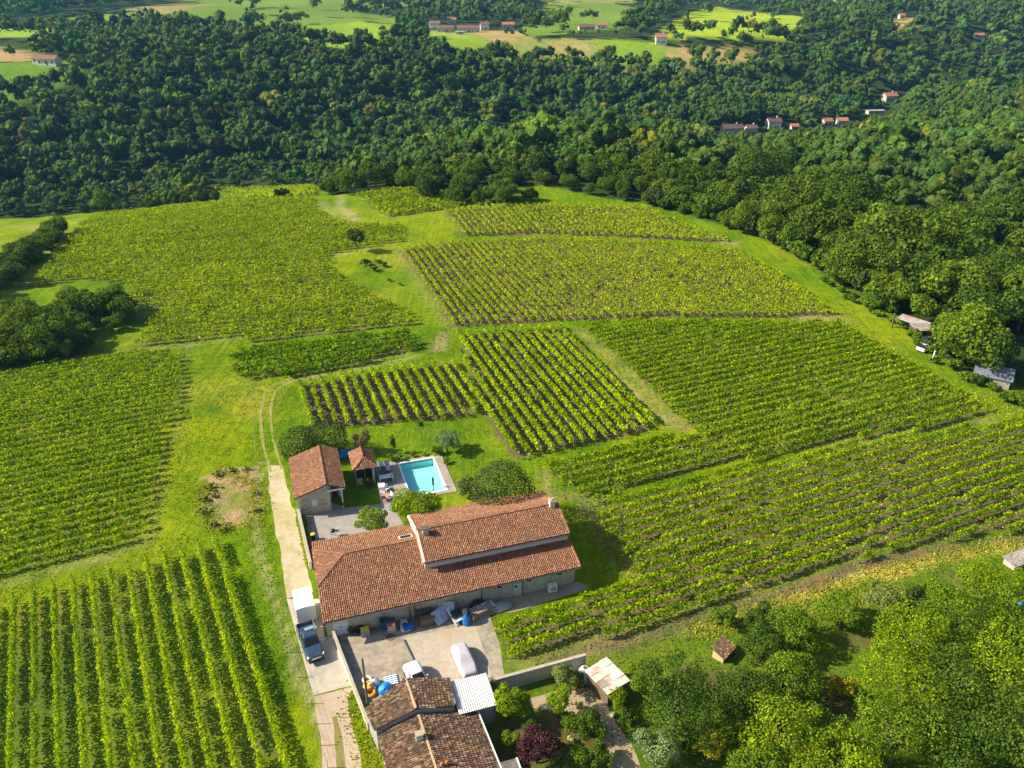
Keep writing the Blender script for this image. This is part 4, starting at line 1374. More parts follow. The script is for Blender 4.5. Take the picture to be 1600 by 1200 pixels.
DIRT = mat("dirt_track", (0.50, 0.42, 0.29), (0.40, 0.33, 0.21), 1.3, 1.0, bump=0.3, c3=(0.30, 0.28, 0.12))
sheet("dirt_road", list(GPN([(418, 728), (440, 727), (446, 742), (452, 770), (463, 815), (478, 880), (489, 925), (474, 928), (448, 936), (440, 880), (428, 810), (418, 760)])), DIRT, 0.012, 0.8, wob=0.45)
sheet("gravel_drive", list(GPN([(490, 1087), (552, 1072), (543, 1090), (550, 1130), (562, 1175), (580, 1260), (505, 1260), (500, 1150)])), mat("pink_gravel", (0.47, 0.38, 0.29), (0.39, 0.31, 0.23), 2.0, 1.0, bump=0.3, c3=(0.34, 0.28, 0.18)), 0.012, 0.8, wob=0.2)
sheet("verge", list(GPN([(519, 1122), (526, 1118), (533, 1140), (540, 1180), (552, 1260), (527, 1260), (523, 1180)])), mat("worn_grass", (0.24, 0.21, 0.07), (0.16, 0.17, 0.04), 2.5, 1.0, bump=0.5), 0.020, 0.5, wob=0.3)

DECK = mat("deck_boards", (0.36, 0.31, 0.26), (0.27, 0.23, 0.19), 1.5, 0.85, c3=(0.42, 0.37, 0.31))
PAVE = mat("terrace_slate", (0.26, 0.26, 0.28), (0.2, 0.2, 0.22), 2.0, 0.8)
P0, P1, Q0, Q1 = 13.05, 17.75, 21.9, 29.85           # pool edges in farm axes
def planked(name, s0, s1, t0, t1, z, along='t', w=0.3, label=None):
    R = tag(farm(name, (s0 + s1) / 2, (t0 + t1) / 2), kind="structure")
    hs, ht = (s1 - s0) / 2, (t1 - t0) / 2
    if along == 't':
        n = max(1, round((s1 - s0) / w))
        me = MB().box(-hs, -hs + 2 * hs / n - .012, -ht, ht, 0, 0.06)
    else:
        n = max(1, round((t1 - t0) / w))
        me = MB().box(-hs, hs, -ht, -ht + 2 * ht / n - .012, 0, 0.06)
    first = me.build("plank", DECK, R, (0, 0, z))
    for k in range(1, n):
        o = first.copy()
        COL.objects.link(o)
        o.location = (2 * hs * k / n, 0, z + random.uniform(-.004, .004)) if along == 't' else (0, 2 * ht * k / n, z + random.uniform(-.004, .004))
    return R
planked("deck", 11.25, P0 - 0.28, 21.0, 30.7, 0.03)
planked("deck", P1 + 0.28, 19.15, 21.0, 30.2, 0.03)
planked("deck", P0 - 0.27, P1 + 0.27, Q1 + 0.28, 30.6, 0.03, 's')
planked("deck", P0 - 0.27, P1 + 0.27, 21.0, Q0 - 0.28, 0.03, 's')
sheet("terrace", L_((8.95, 21.3), (11.24, 21.2), (11.24, 31.0), (9.6, 31.3)), PAVE, 0.04)

def water_mat():
    m = bpy.data.materials.new("pool_water")
    m.use_nodes = True
    nt = m.node_tree
    nd, lk = nt.nodes, nt.links
    nd.remove(nd["Principled BSDF"])
    t = nd.new("ShaderNodeBsdfTransparent")
    t.inputs[0].default_value = (0.86, 0.985, 0.985, 1)
    g = nd.new("ShaderNodeBsdfGlossy")
    g.inputs["Roughness"].default_value = 0.08
    lw = nd.new("ShaderNodeLayerWeight")          # the same from above and from below, so that daylight reaches the floor
    lw.inputs[0].default_value = 0.5
    pw = nd.new("ShaderNodeMath")
    pw.operation = 'POWER'
    lk.new(lw.outputs["Facing"], pw.inputs[0])
    pw.inputs[1].default_value = 5.0
    fr = nd.new("ShaderNodeMath")
    fr.operation = 'MULTIPLY_ADD'
    lk.new(pw.outputs[0], fr.inputs[0])
    fr.inputs[1].default_value, fr.inputs[2].default_value = 0.9, 0.02
    bp = nd.new("ShaderNodeBump")
    bp.inputs["Strength"].default_value = 0.25
    bp.inputs["Distance"].default_value = 0.05
    lk.new(noise_node(nt, 3.0, 3, geo_pos(nt)), bp.inputs["Height"])
    lk.new(bp.outputs[0], g.inputs["Normal"])
    mx = nd.new("ShaderNodeMixShader")
    lk.new(fr.outputs[0], mx.inputs[0])
    lk.new(t.outputs[0], mx.inputs[1])
    lk.new(g.outputs[0], mx.inputs[2])
    lk.new(mx.outputs[0], nd["Material Output"].inputs["Surface"])
    return m

def pool():
    H = tag(farm("swimming_pool", (P0 + P1) / 2, (Q0 + Q1) / 2), "rectangular turquoise swimming pool with white coping", "pool")
    a, b_ = (P1 - P0) / 2, (Q1 - Q0) / 2
    liner = mat("pool_liner", (0.33, 0.74, 0.73), (0.29, 0.70, 0.70), 0.6, 0.6)
    z = -1.05
    b = MB()
    b.face((-a, -b_, z), (a, -b_, z), (a, b_, z), (-a, b_, z))
    for p, q in (((-a, -b_), (a, -b_)), ((a, -b_), (a, b_)), ((a, b_), (-a, b_)), ((-a, b_), (-a, -b_))):
        b.face((*p, z), (*q, z), (*q, 0.06), (*p, 0.06))
    b.build("basin", liner, H)
    w = 0.27
    for (x0, x1, y0, y1) in ((-a - w, -a, -b_ - w, b_ + w), (a, a + w, -b_ - w, b_ + w), (-a, a, -b_ - w, -b_), (-a, a, b_, b_ + w)):
        MB().box(x0, x1, y0, y1, -0.25, 0.085).build("coping", WHITEP, H)
    nx, ny = 14, 24
    b = MB()
    for i in range(nx):
        for j in range(ny):
            x0, x1, y0, y1 = -a + 2 * a * i / nx, -a + 2 * a * (i + 1) / nx, -b_ + 2 * b_ * j / ny, -b_ + 2 * b_ * (j + 1) / ny
            b.face((x0, y0, -.08), (x1, y0, -.08), (x1, y1, -.08), (x0, y1, -.08))
    b.build("water", water_mat(), H)
    for k in range(3):
        MB().box(-a + .02, -a + 1.3 - .4 * k, -b_ + .02, -b_ + 1.4 - .42 * k, z, z + .26 * (k + 1)).build("step", liner, H)
    # cover roller's hand post standing in the far corner of the shallow end
    px = LOC(677, 762)
    x, y = px[0] - (P0 + P1) / 2, px[1] - (Q0 + Q1) / 2
    o = MB().lathe((0, 0, 0), [(.05, -1.0), (.05, 0.4), (.13, 0.45), (.14, 1.5), (.05, 1.7)], 8)
    p = W(px[0], px[1])
    t = o.build("folded_parasol", mat("charcoal_cloth", (0.05, 0.06, 0.07), (0.035, 0.04, 0.05), 6), None, (p[0], p[1], 0.0))
    tag(t, "folded dark parasol standing in the shallow end of the pool", "parasol")
pool()

# ------------------------------------------------------------------ walls and fences about the farm
def wall_run(name, st0, st1, h, th, m, label, cat="wall", cap=None):
    (s0, t0), (s1, t1) = st0, st1
    p, q = W(s0, t0), W(s1, t1)
    L = float(np.hypot(*(q - p)))
    o = empty(name, (p[0], p[1], 0), math.atan2(q[1] - p[1], q[0] - p[0]))
    MB().box(0, L, -th / 2, th / 2, -0.2, h).build("wall_face", m, o)
    if cap:
        MB().box(-.02, L + .02, -th / 2 - .04, th / 2 + .04, h, h + .07).build("coping", cap, o)
    return tag(o, label, cat)
wall_run("courtyard_wall", (-0.75, 11.15), (-1.35, 21.8), 1.15, 0.3, RENDERW, "low white wall between the courtyard and the dirt track", "wall", CONC)
wall_run("yard_wall", (0.62, -0.15), (2.45, -12.6), 0.85, 0.2, mat("old_white_wall", (0.58, 0.57, 0.54), (0.42, 0.42, 0.41), 1.5), "narrow white wall between the forecourt and the yard", "wall", CONC)
wall_run("boundary_wall", (14.0, -12.0), (24.1, -11.75), 1.75, 0.25, mat("block_wall", (0.56, 0.53, 0.49), (0.47, 0.44, 0.40), 1.2, c3=(0.40, 0.37, 0.33)), "long pale block wall separating the yard from the garden", "wall", CONC)
p = W(7.35, -2.6); 
wall_run("kerb_board", (7.42, -2.7), (8.75, -11.5), 0.22, 0.12, mat("dark_kerb", (0.2, 0.19, 0.17)), "thin dark kerb along the edge of the pale slab", "kerb")

def wire_fence():
    top, bot = GPN([(392, 600), (396, 650), (401, 720), (404, 800), (405, 850), (420, 930), (452, 1020), (480, 1100), (512, 1200), (530, 1260)]), None
    R = tag(empty("wire_fence", (top[0][0], top[0][1], T(*top[0]))), "thin wire fence with pale posts along the grass by the drive", "fence")
    o = np.array(R.location)
    PALEW = mat("pale_post", (0.5, 0.45, 0.36), (0.38, 0.33, 0.25), 5)
    WIRE = mat("fence_wire", (0.16, 0.16, 0.14), None, 3, 0.7)
    pts = []
    for a, b in zip(top[:-1], top[1:]):
        n = max(1, int(np.hypot(*(b - a)) / 2.5))
        pts += [a + (b - a) * k / n for k in range(n)]
    P3 = [Vector((q[0] - o[0], q[1] - o[1], T(*q) - o[2])) for q in pts]
    for q in P3:
        MB().tube(q + Vector((0, 0, -.1)), q + Vector((random.uniform(-.05, .05), 0, 1.15)), .045, .04, 5).build("post", PALEW, R)
    for z in (0.35, 0.7, 1.05):
        b = MB()
        for a, c in zip(P3[:-1], P3[1:]):
            b.tube(a + Vector((0, 0, z)), c + Vector((0, 0, z)), 0.006, 0.006, 4)
        b.build("wire", WIRE, R)
wire_fence()

def pole_at(px, py, h, label, name="wooden_pole", r=0.11):
    s, t = LOC(px, py)
    p = W(s, t)
    return p
s, t = LOC(572, 1100)
p = W(2.75, -10.0)
tag(MB().tube((0, 0, -.3), (0, 0, 6.3), .13, .1, 10).tube((0, 0, 6.3), (0, 0, 6.36), .1, .03, 10).build("utility_pole", mat("pole_wood", (0.17, 0.145, 0.115), (0.10, 0.085, 0.07), 4), None, (p[0], p[1], 0)), "tall dark wooden utility pole beside the white yard wall", "pole")
for px, py, h, lab in ((1393, 512, 3.0, "grey wooden post by the parked trucks on the bank"), (1458, 561, 1.6, "short white post at the foot of the bank"), (1227, 976, 1.7, "squat timber gatepost in the dry grass")):
    q = GP(px, py)
    tag(MB().box(-.12, .12, -.12, .12, -.3, h - .1).rbox((0, 0, h - .1), (.28, .28, .1), taper=.6).build("post", WOOD if "white" not in lab else WHITEP, None, (q[0], q[1], T(*q))), lab, "post")

# ------------------------------------------------------------------ vehicles
PAINTS = {}
def paint(name, c, rough=0.28):
    if name not in PAINTS:
        m, nt, b = new_mat(name)
        b.inputs["Base Color"].default_value = (*c, 1)
        b.inputs["Roughness"].default_value = rough
        b.inputs["Coat Weight"].default_value = 0.5
        b.inputs["Coat Roughness"].default_value = 0.08
        dirt = ramp_node(nt, noise_node(nt, 2.5, 4, geo_pos(nt)), [(0.4, c), (0.75, tuple(v * 0.85 + 0.03 for v in c))])
        nt.links.new(dirt, b.inputs["Base Color"])
        PAINTS[name] = m
    return PAINTS[name]
RUBBER = mat("tyre_rubber", (0.02, 0.02, 0.02), None, 4, 0.9)
ALLOY = mat("wheel_alloy", (0.45, 0.45, 0.46), None, 4, 0.35, metal=0.8)
CHROME = mat("chrome_trim", (0.7, 0.7, 0.72), None, 4, 0.2, metal=0.9)
LAMPG = mat("lamp_glass", (0.75, 0.77, 0.8), None, 4, 0.1)
REDL = mat("tail_lamp", (0.4, 0.02, 0.02), None, 4, 0.2)

def ring(x, w, z0, z1, wt, n=0):
    """cross-section of a car body at station x: sill width w, floor z0, top z1, top width wt"""
    zm = z0 + (z1 - z0) * 0.55
    return [(x, -w * .92, z0), (x, -w, z0 + .12), (x, -w, zm), (x, -wt, z1 - .04), (x, -wt * .8, z1), (x, wt * .8, z1), (x, wt, z1 - .04), (x, w, zm), (x, w, z0 + .12), (x, w * .92, z0)]

def wheels(root, xs, hw, r=0.34):
    for x in xs:
        for sd in (-1, 1):
            y = sd * hw
            o = MB().lathe((0, 0, 0), [(r * .62, -.11), (r * .93, -.11), (r, -.07), (r, .07), (r * .93, .11), (r * .62, .11)], 20)
            ty = o.build("wheel", RUBBER, root, (x, y, r))
            ty.rotation_euler = (math.pi / 2, 0, 0)
            MB().lathe((0, 0, 0), [(r * .6, -.1), (r * .58, .09), (r * .2, .1)], 14).build("rim", ALLOY, ty)

def glass(root, pts, name="window"):
    return MB().face(*pts).build(name, GLASSD, root)

def pickup():
    s0, t0 = LOC(496, 1038)
    s1, t1 = LOC(481, 985)
    c = W(-1.75, -0.75)
    R = tag(empty("pickup_truck", (c[0], c[1], 0.02), FA - math.pi / 2 + math.radians(9)), "blue double-cab pickup truck parked on the pale forecourt", "pickup truck")
    B = paint("metallic_blue", (0.018, 0.050, 0.105), 0.3)
    b = MB()
    b.loft([ring(2.55, .62, .42, .80, .5), ring(2.46, .82, .36, .98, .70), ring(2.0, .9, .34, 1.06, .80), ring(1.35, .92, .34, 1.12, .84), ring(0.9, .92, .34, 1.14, .86), ring(-.75, .92, .34, 1.14, .86), ring(-.82, .92, .34, 1.12, .88)])
    b.build("body", B, R, smooth=False)
    # cab with pillars: roof, screens, side glass
    rt = [(0.35, .64, 1.74), (-.55, .65, 1.76), (-.72, .64, 1.72)]
    b = MB()
    lowr, topr = [(1.12, .82), (-.8, .84)], [(0.38, .64), (-.66, .66)]
    b.hexa([(1.12, -.82, 1.1), (1.12, .82, 1.1), (-.8, .84, 1.1), (-.8, -.84, 1.1)], [(.38, -.64, 1.72), (.38, .64, 1.72), (-.66, .66, 1.74), (-.66, -.66, 1.74)])
    cab = b.build("cab", B, R)
    b = MB()
    b.hexa([(.36, -.62, 1.725), (.36, .62, 1.725), (-.64, .64, 1.745), (-.64, -.64, 1.745)], [(.3, -.56, 1.78), (.3, .56, 1.78), (-.6, .58, 1.79), (-.6, -.58, 1.79)])
    b.build("roof_panel", B, cab)
    e = .006
    glass(cab, [(1.06 + e, -.72, 1.17), (1.06 + e, .72, 1.17), (.45 + e, .58, 1.68), (.45 + e, -.58, 1.68)], "windscreen")
    glass(cab, [(-.79 - e, .72, 1.2), (-.79 - e, -.72, 1.2), (-.69 - e, -.6, 1.66), (-.69 - e, .6, 1.66)], "rear_window")
    for sd in (-1, 1):
        for x0, x1, u0, u1 in ((.88, .2, .36, .12), (.12, -.68, .05, -.58)):
            y0, y1 = sd * .829, sd * .676
            glass(cab, [(x0, y0 + sd * e, 1.18), (x1, y0 + sd * e, 1.18), (u1, y1 + sd * e, 1.66), (u0, y1 + sd * e, 1.66)], "side_window")
        MB().rbox((.92, sd * 1.03, 1.12), (.12, .22, .17)).build("mirror", CHROME, R)
        MB().rbox((2.28, sd * .70, .80), (.30, .26, .17), rz=-sd * .3).build("headlight", LAMPG, R)
        MB().rbox((-2.52, sd * .84, .7), (.05, .14, .36)).build("tail_light", REDL, R)
        for x in (.5, -.4):
            MB().rbox((x, sd * .935, .98), (.16, .03, .04)).build("door_handle", CHROME, R)
    # load bed
    b = MB()
    b.box(-2.5, -.83, -.80, .80, .5, .62).box(-2.5, -.83, -.92, -.80, .42, 1.14).box(-2.5, -.83, .80, .92, .42, 1.14).box(-.83 - .06, -.83, -.80, .80, .62, 1.13)
    bed = b.build("load_bed", B, R)
    MB().box(-2.56, -2.5, -.9, .9, .5, 1.13).build("tailgate", B, bed)
    MB().box(-2.48, -.9, -.78, .78, .62, .66).build("bed_liner", mat("pale_blue_liner", (0.30, 0.42, 0.55), (0.22, 0.32, 0.42), 3), bed)
    for sd in (-1, 1):
        MB().tube((-2.45, sd * .86, 1.2), (-.9, sd * .86, 1.2), .025, .025, 6).build("side_rail", CHROME, bed)
    b = MB()
    for sd in (-1, 1):
        b.tube((-.98, sd * .74, 1.1), (-1.0, sd * .66, 1.76), .035, .035, 8)
    b.tube((-1.0, -.66, 1.76), (-1.0, .66, 1.76), .035, .035, 8)
    b.build("roll_bar", CHROME, bed)
    MB().box(2.50, 2.66, -.78, .78, .38, .58).build("front_bumper", mat("black_plastic", (0.03, 0.03, 0.03)), R)
    MB().rbox((2.53, 0, .66), (.08, .95, .2)).build("grille", CHROME, R)
    MB().box(-2.72, -2.56, -.8, .8, .45, .6).build("rear_bumper", CHROME, R)
    wheels(R, (1.62, -1.55), .80, .37)
pickup()

def box_trailer():
    c = W(-1.9, 4.0)
    R = tag(empty("box_trailer", (c[0], c[1], 0.02), FA + math.radians(4)), "tall white box trailer parked behind the blue pickup", "trailer")
    Wt = paint("white_panel", (0.74, 0.75, 0.77), 0.35)
    b = MB()
    b.box(-.98, .98, -1.5, 1.5, .45, 2.35).build("box", Wt, R)
    b = MB()
    for q in range(6):
        x0, x1 = -.99 + 1.98 * q / 6, -.99 + 1.98 * (q + 1) / 6
        zz = lambda x: 2.352 + .12 * (1 - (x / .99) ** 2)
        b.hexa([(x0 + .004, -1.53, 2.352), (x1 - .004, -1.53, 2.352), (x1 - .004, 1.53, 2.352), (x0 + .004, 1.53, 2.352)], [(x0 + .004, -1.53, zz(x0) + .01), (x1 - .004, -1.53, zz(x1) + .01), (x1 - .004, 1.53, zz(x1) + .01), (x0 + .004, 1.53, zz(x0) + .01)])
    b.build("roof", paint("white_roof", (0.85, 0.85, 0.86), 0.4), R)
    for x0, x1 in ((-.93, -.01), (.01, .93)):
        MB().box(x0, x1, -1.525, -1.5, .5, 2.28).build("door", paint("grey_panel", (0.55, 0.57, 0.60), 0.4), R)
    MB().box(-.9, .9, -1.4, 1.4, .3, .45).build("chassis", mat("chassis_black", (0.03, 0.03, 0.03)), R)
    b = MB()
    b.tube((0, 1.4, .42), (0, 2.6, .42), .05, .05, 6)
    b.build("drawbar", ZINC, R)
    for sd in (-1, 1):
        o = MB().lathe((0, 0, 0), [(.2, -.1), (.31, -.1), (.33, 0), (.31, .1), (.2, .1)], 16).build("wheel", RUBBER, R, (sd * .86, 0, .33))
        o.rotation_euler = (0, math.pi / 2, 0)
    return R
box_trailer()

def white_car():
    c = W(7.75, -8.55)
    R = tag(empty("white_car", (c[0], c[1], 0.03), FA - math.pi / 2 + math.radians(10)), "small white hatchback parked against the old barn", "car")
    B = paint("car_white", (0.78, 0.79, 0.80), 0.25)
    b = MB()
    b.loft([ring(1.85, .6, .35, .62, .5), ring(1.72, .78, .3, .78, .66), ring(1.1, .82, .28, .92, .74), ring(.7, .83, .28, .98, .78), ring(-1.2, .83, .28, 1.0, .78), ring(-1.75, .80, .3, .98, .72), ring(-1.85, .7, .36, .8, .6)])
    b.build("body", B, R)
    b = MB()
    b.loft([ring(.75, .74, .9, .98, .70), ring(.1, .76, .9, 1.42, .60), ring(-.6, .77, .9, 1.50, .60), ring(-1.3, .76, .9, 1.46, .58), ring(-1.72, .72, .9, 1.1, .6)])
    b.build("cabin", B, R)
    e = .02
    glass(R, [(.80, -.62, 1.0), (.80, .62, 1.0), (.2, .54, 1.42), (.2, -.54, 1.42)], "windscreen")
    for sd in (-1, 1):
        for x0, x1 in ((.3, -.35), (-.42, -1.1)):
            glass(R, [(x0, sd * .80, 1.02), (x1, sd * .80, 1.02), (x1, sd * .68, 1.38), (x0 - .14, sd * .68, 1.38)], "side_window")
        MB().rbox((.55, sd * .9, .98), (.1, .17, .12)).build("mirror", B, R)
        MB().rbox((1.66, sd * .55, .62), (.2, .28, .13), rz=-sd * .3).build("headlight", LAMPG, R)
    wheels(R, (1.2, -1.2), .74, .3)
white_car()

def covered_car():
    c = W(12.75, -7.7)
    R = tag(empty("covered_car", (c[0], c[1], 0.03), FA - math.pi / 2 + math.radians(4)), "car under a silver-grey dust cover on the pale slab", "car")
    CL = mat("silver_cover", (0.50, 0.47, 0.53), (0.41, 0.39, 0.45), 2.5, 0.55)
    prof = [(2.15, .62, .10, .62, .5), (2.05, .82, .06, .84, .68), (1.2, .9, .05, .98, .74), (.75, .92, .05, 1.05, .70), (.1, .92, .05, 1.42, .58), (-.7, .92, .05, 1.46, .58), (-1.3, .9, .05, 1.36, .56), (-1.85, .86, .05, 1.04, .62), (-2.15, .7, .08, .8, .55)]
    rings = []
    for q in prof:
        r = ring(*q)
        rings.append([(x + random.uniform(-.07, .07), y * random.uniform(.93, 1.06), z + random.uniform(-.05, .05) * (z > .3)) for x, y, z in r])
    o = MB().loft(rings).build("cover", CL, R, smooth=False)
    m = o.modifiers.new("soft", 'SUBSURF')
    m.levels = m.render_levels = 1
    for sd in (-1, 1):
        MB().box(1.95, 2.2, sd * .5 - .25, sd * .5 + .25, .18, .42).build("bumper", mat("black_plastic", (0.03, 0.03, 0.03)), R)
    wheels(R, (1.35, -1.3), .74, .3)
covered_car()

def truck_on_bank(px, py, label, colour, rot):
    q = GP(px, py)
    R = tag(empty("parked_car", (q[0], q[1], T(*q)), rot), label, "car")
    B = paint("bank_" + colour, {"navy": (0.02, 0.022, 0.06), "white": (0.7, 0.7, 0.72)}[colour], 0.3)
    MB().loft([ring(2.0, .6, .4, .7, .5), ring(1.85, .8, .35, .9, .7), ring(.8, .85, .33, 1.0, .78), ring(-1.7, .85, .33, 1.0, .78), ring(-2.0, .75, .4, .85, .65)]).build("body", B, R)
    MB().loft([ring(.7, .78, .95, 1.02, .72), ring(.1, .78, .95, 1.5, .62), ring(-1.3, .78, .95, 1.52, .62), ring(-1.8, .74, .95, 1.1, .62)]).build("cabin", GLASSD, R)
    MB().box(-1.35, .1, -.58, .58, 1.5, 1.57).build("roof", B, R)
    wheels(R, (1.25, -1.25), .76, .32)
truck_on_bank(1446, 547, "white car with dark windows parked below the bank trees", "white", 0.6)
truck_on_bank(1449, 538, "dark navy car parked behind the white one", "navy", 0.5)

# a tipped lorry body and a tin-roofed lean-to under the trees of the bank
def bank_shed():
    q = GP(1437, 528)
    R = tag(empty("timber_store", (q[0], q[1], T(*q)), math.radians(8)), "brown open-fronted timber store with a rusty tin roof", "shed")
    R.scale = (.62, .62, .62)
    MB().box(-2.6, -2.4, -2, 2, 0, 3.4).box(2.4, 2.6, -2, 2, 0, 3.4).box(-2.4, 2.4, 1.8, 2, 0, 3.4).build("wall", mat("brown_boards", (0.10, 0.065, 0.045), (0.06, 0.04, 0.03), 4), R)
    MB().box(-2.4, 2.4, -2.02, -1.9, 0.6, 2.9).build("front_screen", mat("brown_boards", (0.10, 0.065, 0.045)), R)
    MB().box(-2.6, 2.6, -2.1, -1.95, 0.3, 0.6).build("sill_beam", WHITEP, R)
    MB().hexa([(-2.9, -2.3, 3.35), (2.9, -2.3, 3.35), (2.9, 2.3, 3.8), (-2.9, 2.3, 3.8)], [(-2.9, -2.3, 3.45), (2.9, -2.3, 3.45), (2.9, 2.3, 3.9), (-2.9, 2.3, 3.9)]).build("roof", mat("rusty_tin", (0.36, 0.36, 0.38), (0.30, 0.17, 0.10), 1.0, 0.5), R)
    q2 = GP(1424, 516)
    R2 = tag(empty("tin_lean_to", (q2[0], q2[1], T(*q2)), math.radians(-52)), "long low lean-to with patched grey tin roof on the bank", "shed")
    R2.scale = (.7, .8, .8)
    MB().hexa([(-4, -1.3, 2.2), (4, -1.3, 2.2), (4, 1.3, 2.7), (-4, 1.3, 2.7)], [(-4, -1.3, 2.28), (4, -1.3, 2.28), (4, 1.3, 2.78), (-4, 1.3, 2.78)]).build("roof", mat("patched_tin", (0.42, 0.42, 0.45), (0.27, 0.25, 0.26), 0.9, 0.5, c3=(0.35, 0.18, 0.10)), R2)
    for x in (-3.8, 0, 3.8):
        for y in (-1.1, 1.1):
            MB().box(x - .08, x + .08, y - .08, y + .08, -.3, 2.25 + (y > 0) * .4).build("post", WOOD, R2)
    q3 = GP(1548, 598)
    R3 = tag(empty("slate_shed", (q3[0], q3[1], T(*q3)), math.radians(-32)), "small shed with blue-grey sheet roof beside the big bank tree", "shed")
    MB().box(-2.6, 2.6, -1.5, 1.5, -.5, 1.6).build("wall", GREYC, R3)
    MB().hexa([(-2.9, -1.8, 1.6), (2.9, -1.8, 1.6), (2.9, 1.8, 2.4), (-2.9, 1.8, 2.4)], [(-2.9, -1.8, 1.7), (2.9, -1.8, 1.7), (2.9, 1.8, 2.5), (-2.9, 1.8, 2.5)]).build("roof", mat("blue_grey_sheet", (0.19, 0.21, 0.27), (0.15, 0.165, 0.21), 1.5, 0.5), R3)
bank_shed()

# ------------------------------------------------------------------ things along the front wall and about the yard
def at(px, py, h=0.0):
    s, t = LOC(px, py, h)
    p = W(s, t)
    return p
def small(name, px, py, label, cat, z=0.03, rz=FA):
    p = at(px, py)
    return tag(empty(name, (p[0], p[1], z), rz), label, cat)

b = small("heat_pump", 863, 925, "white boxed heat pump against the stone front wall", "heat pump")
MB().box(-.5, .5, -.2, .25, .1, 1.15).build("case", WHITEP, b)
MB().lathe((0, 0, 0), [(.34, 0), (.34, .03), (.1, .05)], 18).build("fan_grille", mat("grille_grey", (0.35, 0.38, 0.4)), b, (.08, -.2, .62)).rotation_euler = (math.pi / 2, 0, 0)
for s_ in (-.4, .4):
    MB().box(s_ - .05, s_ + .05, -.2, .2, 0, .1).build("foot", GREYC, b)

b = small("blue_bin", 600, 982, "dark blue wheeled bin against the front wall", "bin")
MB().rbox((0, 0, .12), (.62, .7, .95), taper=1.1).build("body", mat("bin_blue", (0.015, 0.10, 0.20)), b)
MB().rbox((0, .02, 1.07), (.74, .82, .08)).build("lid", mat("bin_blue", (0.015, 0.10, 0.20)), b)
for s_ in (-.28, .28):
    MB().tube((s_ - .04, .3, .12), (s_ + .04, .3, .12), .12, .12, 10).build("wheel", RUBBER, b)

b = small("red_topped_cabinet", 612, 985, "beige cabinet with a red and white panel beside the blue bin", "cabinet")
MB().box(-.42, .42, -.32, .32, 0, 1.35).build("body", mat("beige_enamel", (0.56, 0.52, 0.45), None, 3, 0.5), b)
MB().box(-.42, .42, -.345, -.322, .88, 1.33).build("red_panel", mat("red_enamel", (0.55, 0.035, 0.02), None, 3, 0.4), b)
MB().box(.1, .36, -.36, -.347, .98, 1.2).build("white_plate", WHITEP, b)
MB().box(-.45, .45, -.35, .35, 1.352, 1.42).build("lid", mat("dark_lid", (0.05, 0.09, 0.08)), b)

b = small("white_dinghy", 632, 978, "small upturned white boat leaning against the front wall", "boat")
o = MB().loft([[(y * w_, x, z) for y, z in ((-1, .12), (-.75, .42), (0, .55), (.75, .42), (1, .12), (0, .05))] for x, w_, z in ((-1.0, .42, 0), (-.4, .5, 0), (.3, .46, 0), (.9, .25, 0), (1.15, .06, 0))]).build("hull", WHITEP, b)
MB().box(-.25, .25, -.6, -.2, .5, .6).build("hatch", GLASSD, b)
MB().box(-.12, .12, .45, .7, .5, .56).build("vent_cover", mat("navy_trim", (0.03, 0.05, 0.15)), b)

b = small("blue_tank", 638, 984, "rounded bright blue tank lying in front of the upturned boat", "tank")
o = MB().lathe((0, 0, 0), [(.08, -.62), (.3, -.56), (.36, -.4), (.36, .4), (.3, .56), (.08, .62)], 14).build("shell", mat("tank_blue", (0.02, 0.10, 0.55), None, 4, 0.4), b, (0, 0, .36))
o.rotation_euler = (0, math.pi / 2, 0.2)
MB().lathe((.1, 0, .7), [(.1, 0), (.1, .08)], 10).build("cap", mat("tank_blue", (0.02, 0.10, 0.55)), b)

def pot(px, py, label, colour, r=.22, h=.38, leafy=None, seed=0):
    b = small("plant_pot", px, py, label, "pot")
    MB().lathe((0, 0, 0), [(r * .7, 0), (r, h), (r * 1.08, h), (r * 1.08, h + .04), (r * .85, h + .03)], 12).build("pot", colour, b)
    if leafy:
        r_ = np.random.default_rng(seed)
        v = r_.normal(size=(140, 3)); v /= np.linalg.norm(v, axis=1, keepdims=True)
        V = leaf_quads(v * np.array([r * 1.7, r * 1.7, .35]) * r_.uniform(.5, 1, (140, 1)) + np.array([0, 0, h + .3]), v + r_.normal(0, .4, v.shape), np.full(140, .09))
        link("foliage", np_mesh("foliage", V, 4, leafy), b)
LEAFY = leaf_mat("potted_leaves", (0.05, 0.11, 0.01), (0.09, 0.18, 0.015), (0.16, 0.26, 0.03), 0.3)
CLAY = mat("orange_clay", (0.55, 0.2, 0.07))
pot(549, 990, "potted green plant beside the garage door", mat("dark_pot", (0.05, 0.05, 0.06)), .25, .35, LEAFY, 1)
pot(556, 992, "round black pot with white rim near the garage door", mat("dark_pot", (0.05, 0.05, 0.06)), .28, .4)
pot(535, 793, "terracotta pot with a plant at the porch post", CLAY, .24, .42, LEAFY, 2)
pot(612, 838, "tall clay pot by the house's courtyard corner", CLAY, .26, .55)
b = small("red_tarp_bundle", 562, 985, "dark red tarpaulin bundle against the front wall", "bundle")
MB().lathe((0, 0, 0), [(.5, 0), (.52, .3), (.35, .62), (.12, .75)], 9, 1.2, .7).build("bundle", mat("maroon_tarp", (0.13, 0.02, 0.035), (0.08, 0.015, 0.02), 5, .6), b)
b = small("crate", 571, 992, "grey crate topped with a bright yellow tray", "crate")
for k in range(4):
    MB().box(-.45, .45, -.33, .33, .02 + k * .19, .18 + k * .19).build("slat_band", mat("grey_crate", (0.36, 0.35, 0.33)), b)
MB().box(-.4, .4, -.28, .28, .79, .9).build("tray", mat("yellow_tray", (0.75, 0.72, 0.03), None, 4, .5), b)

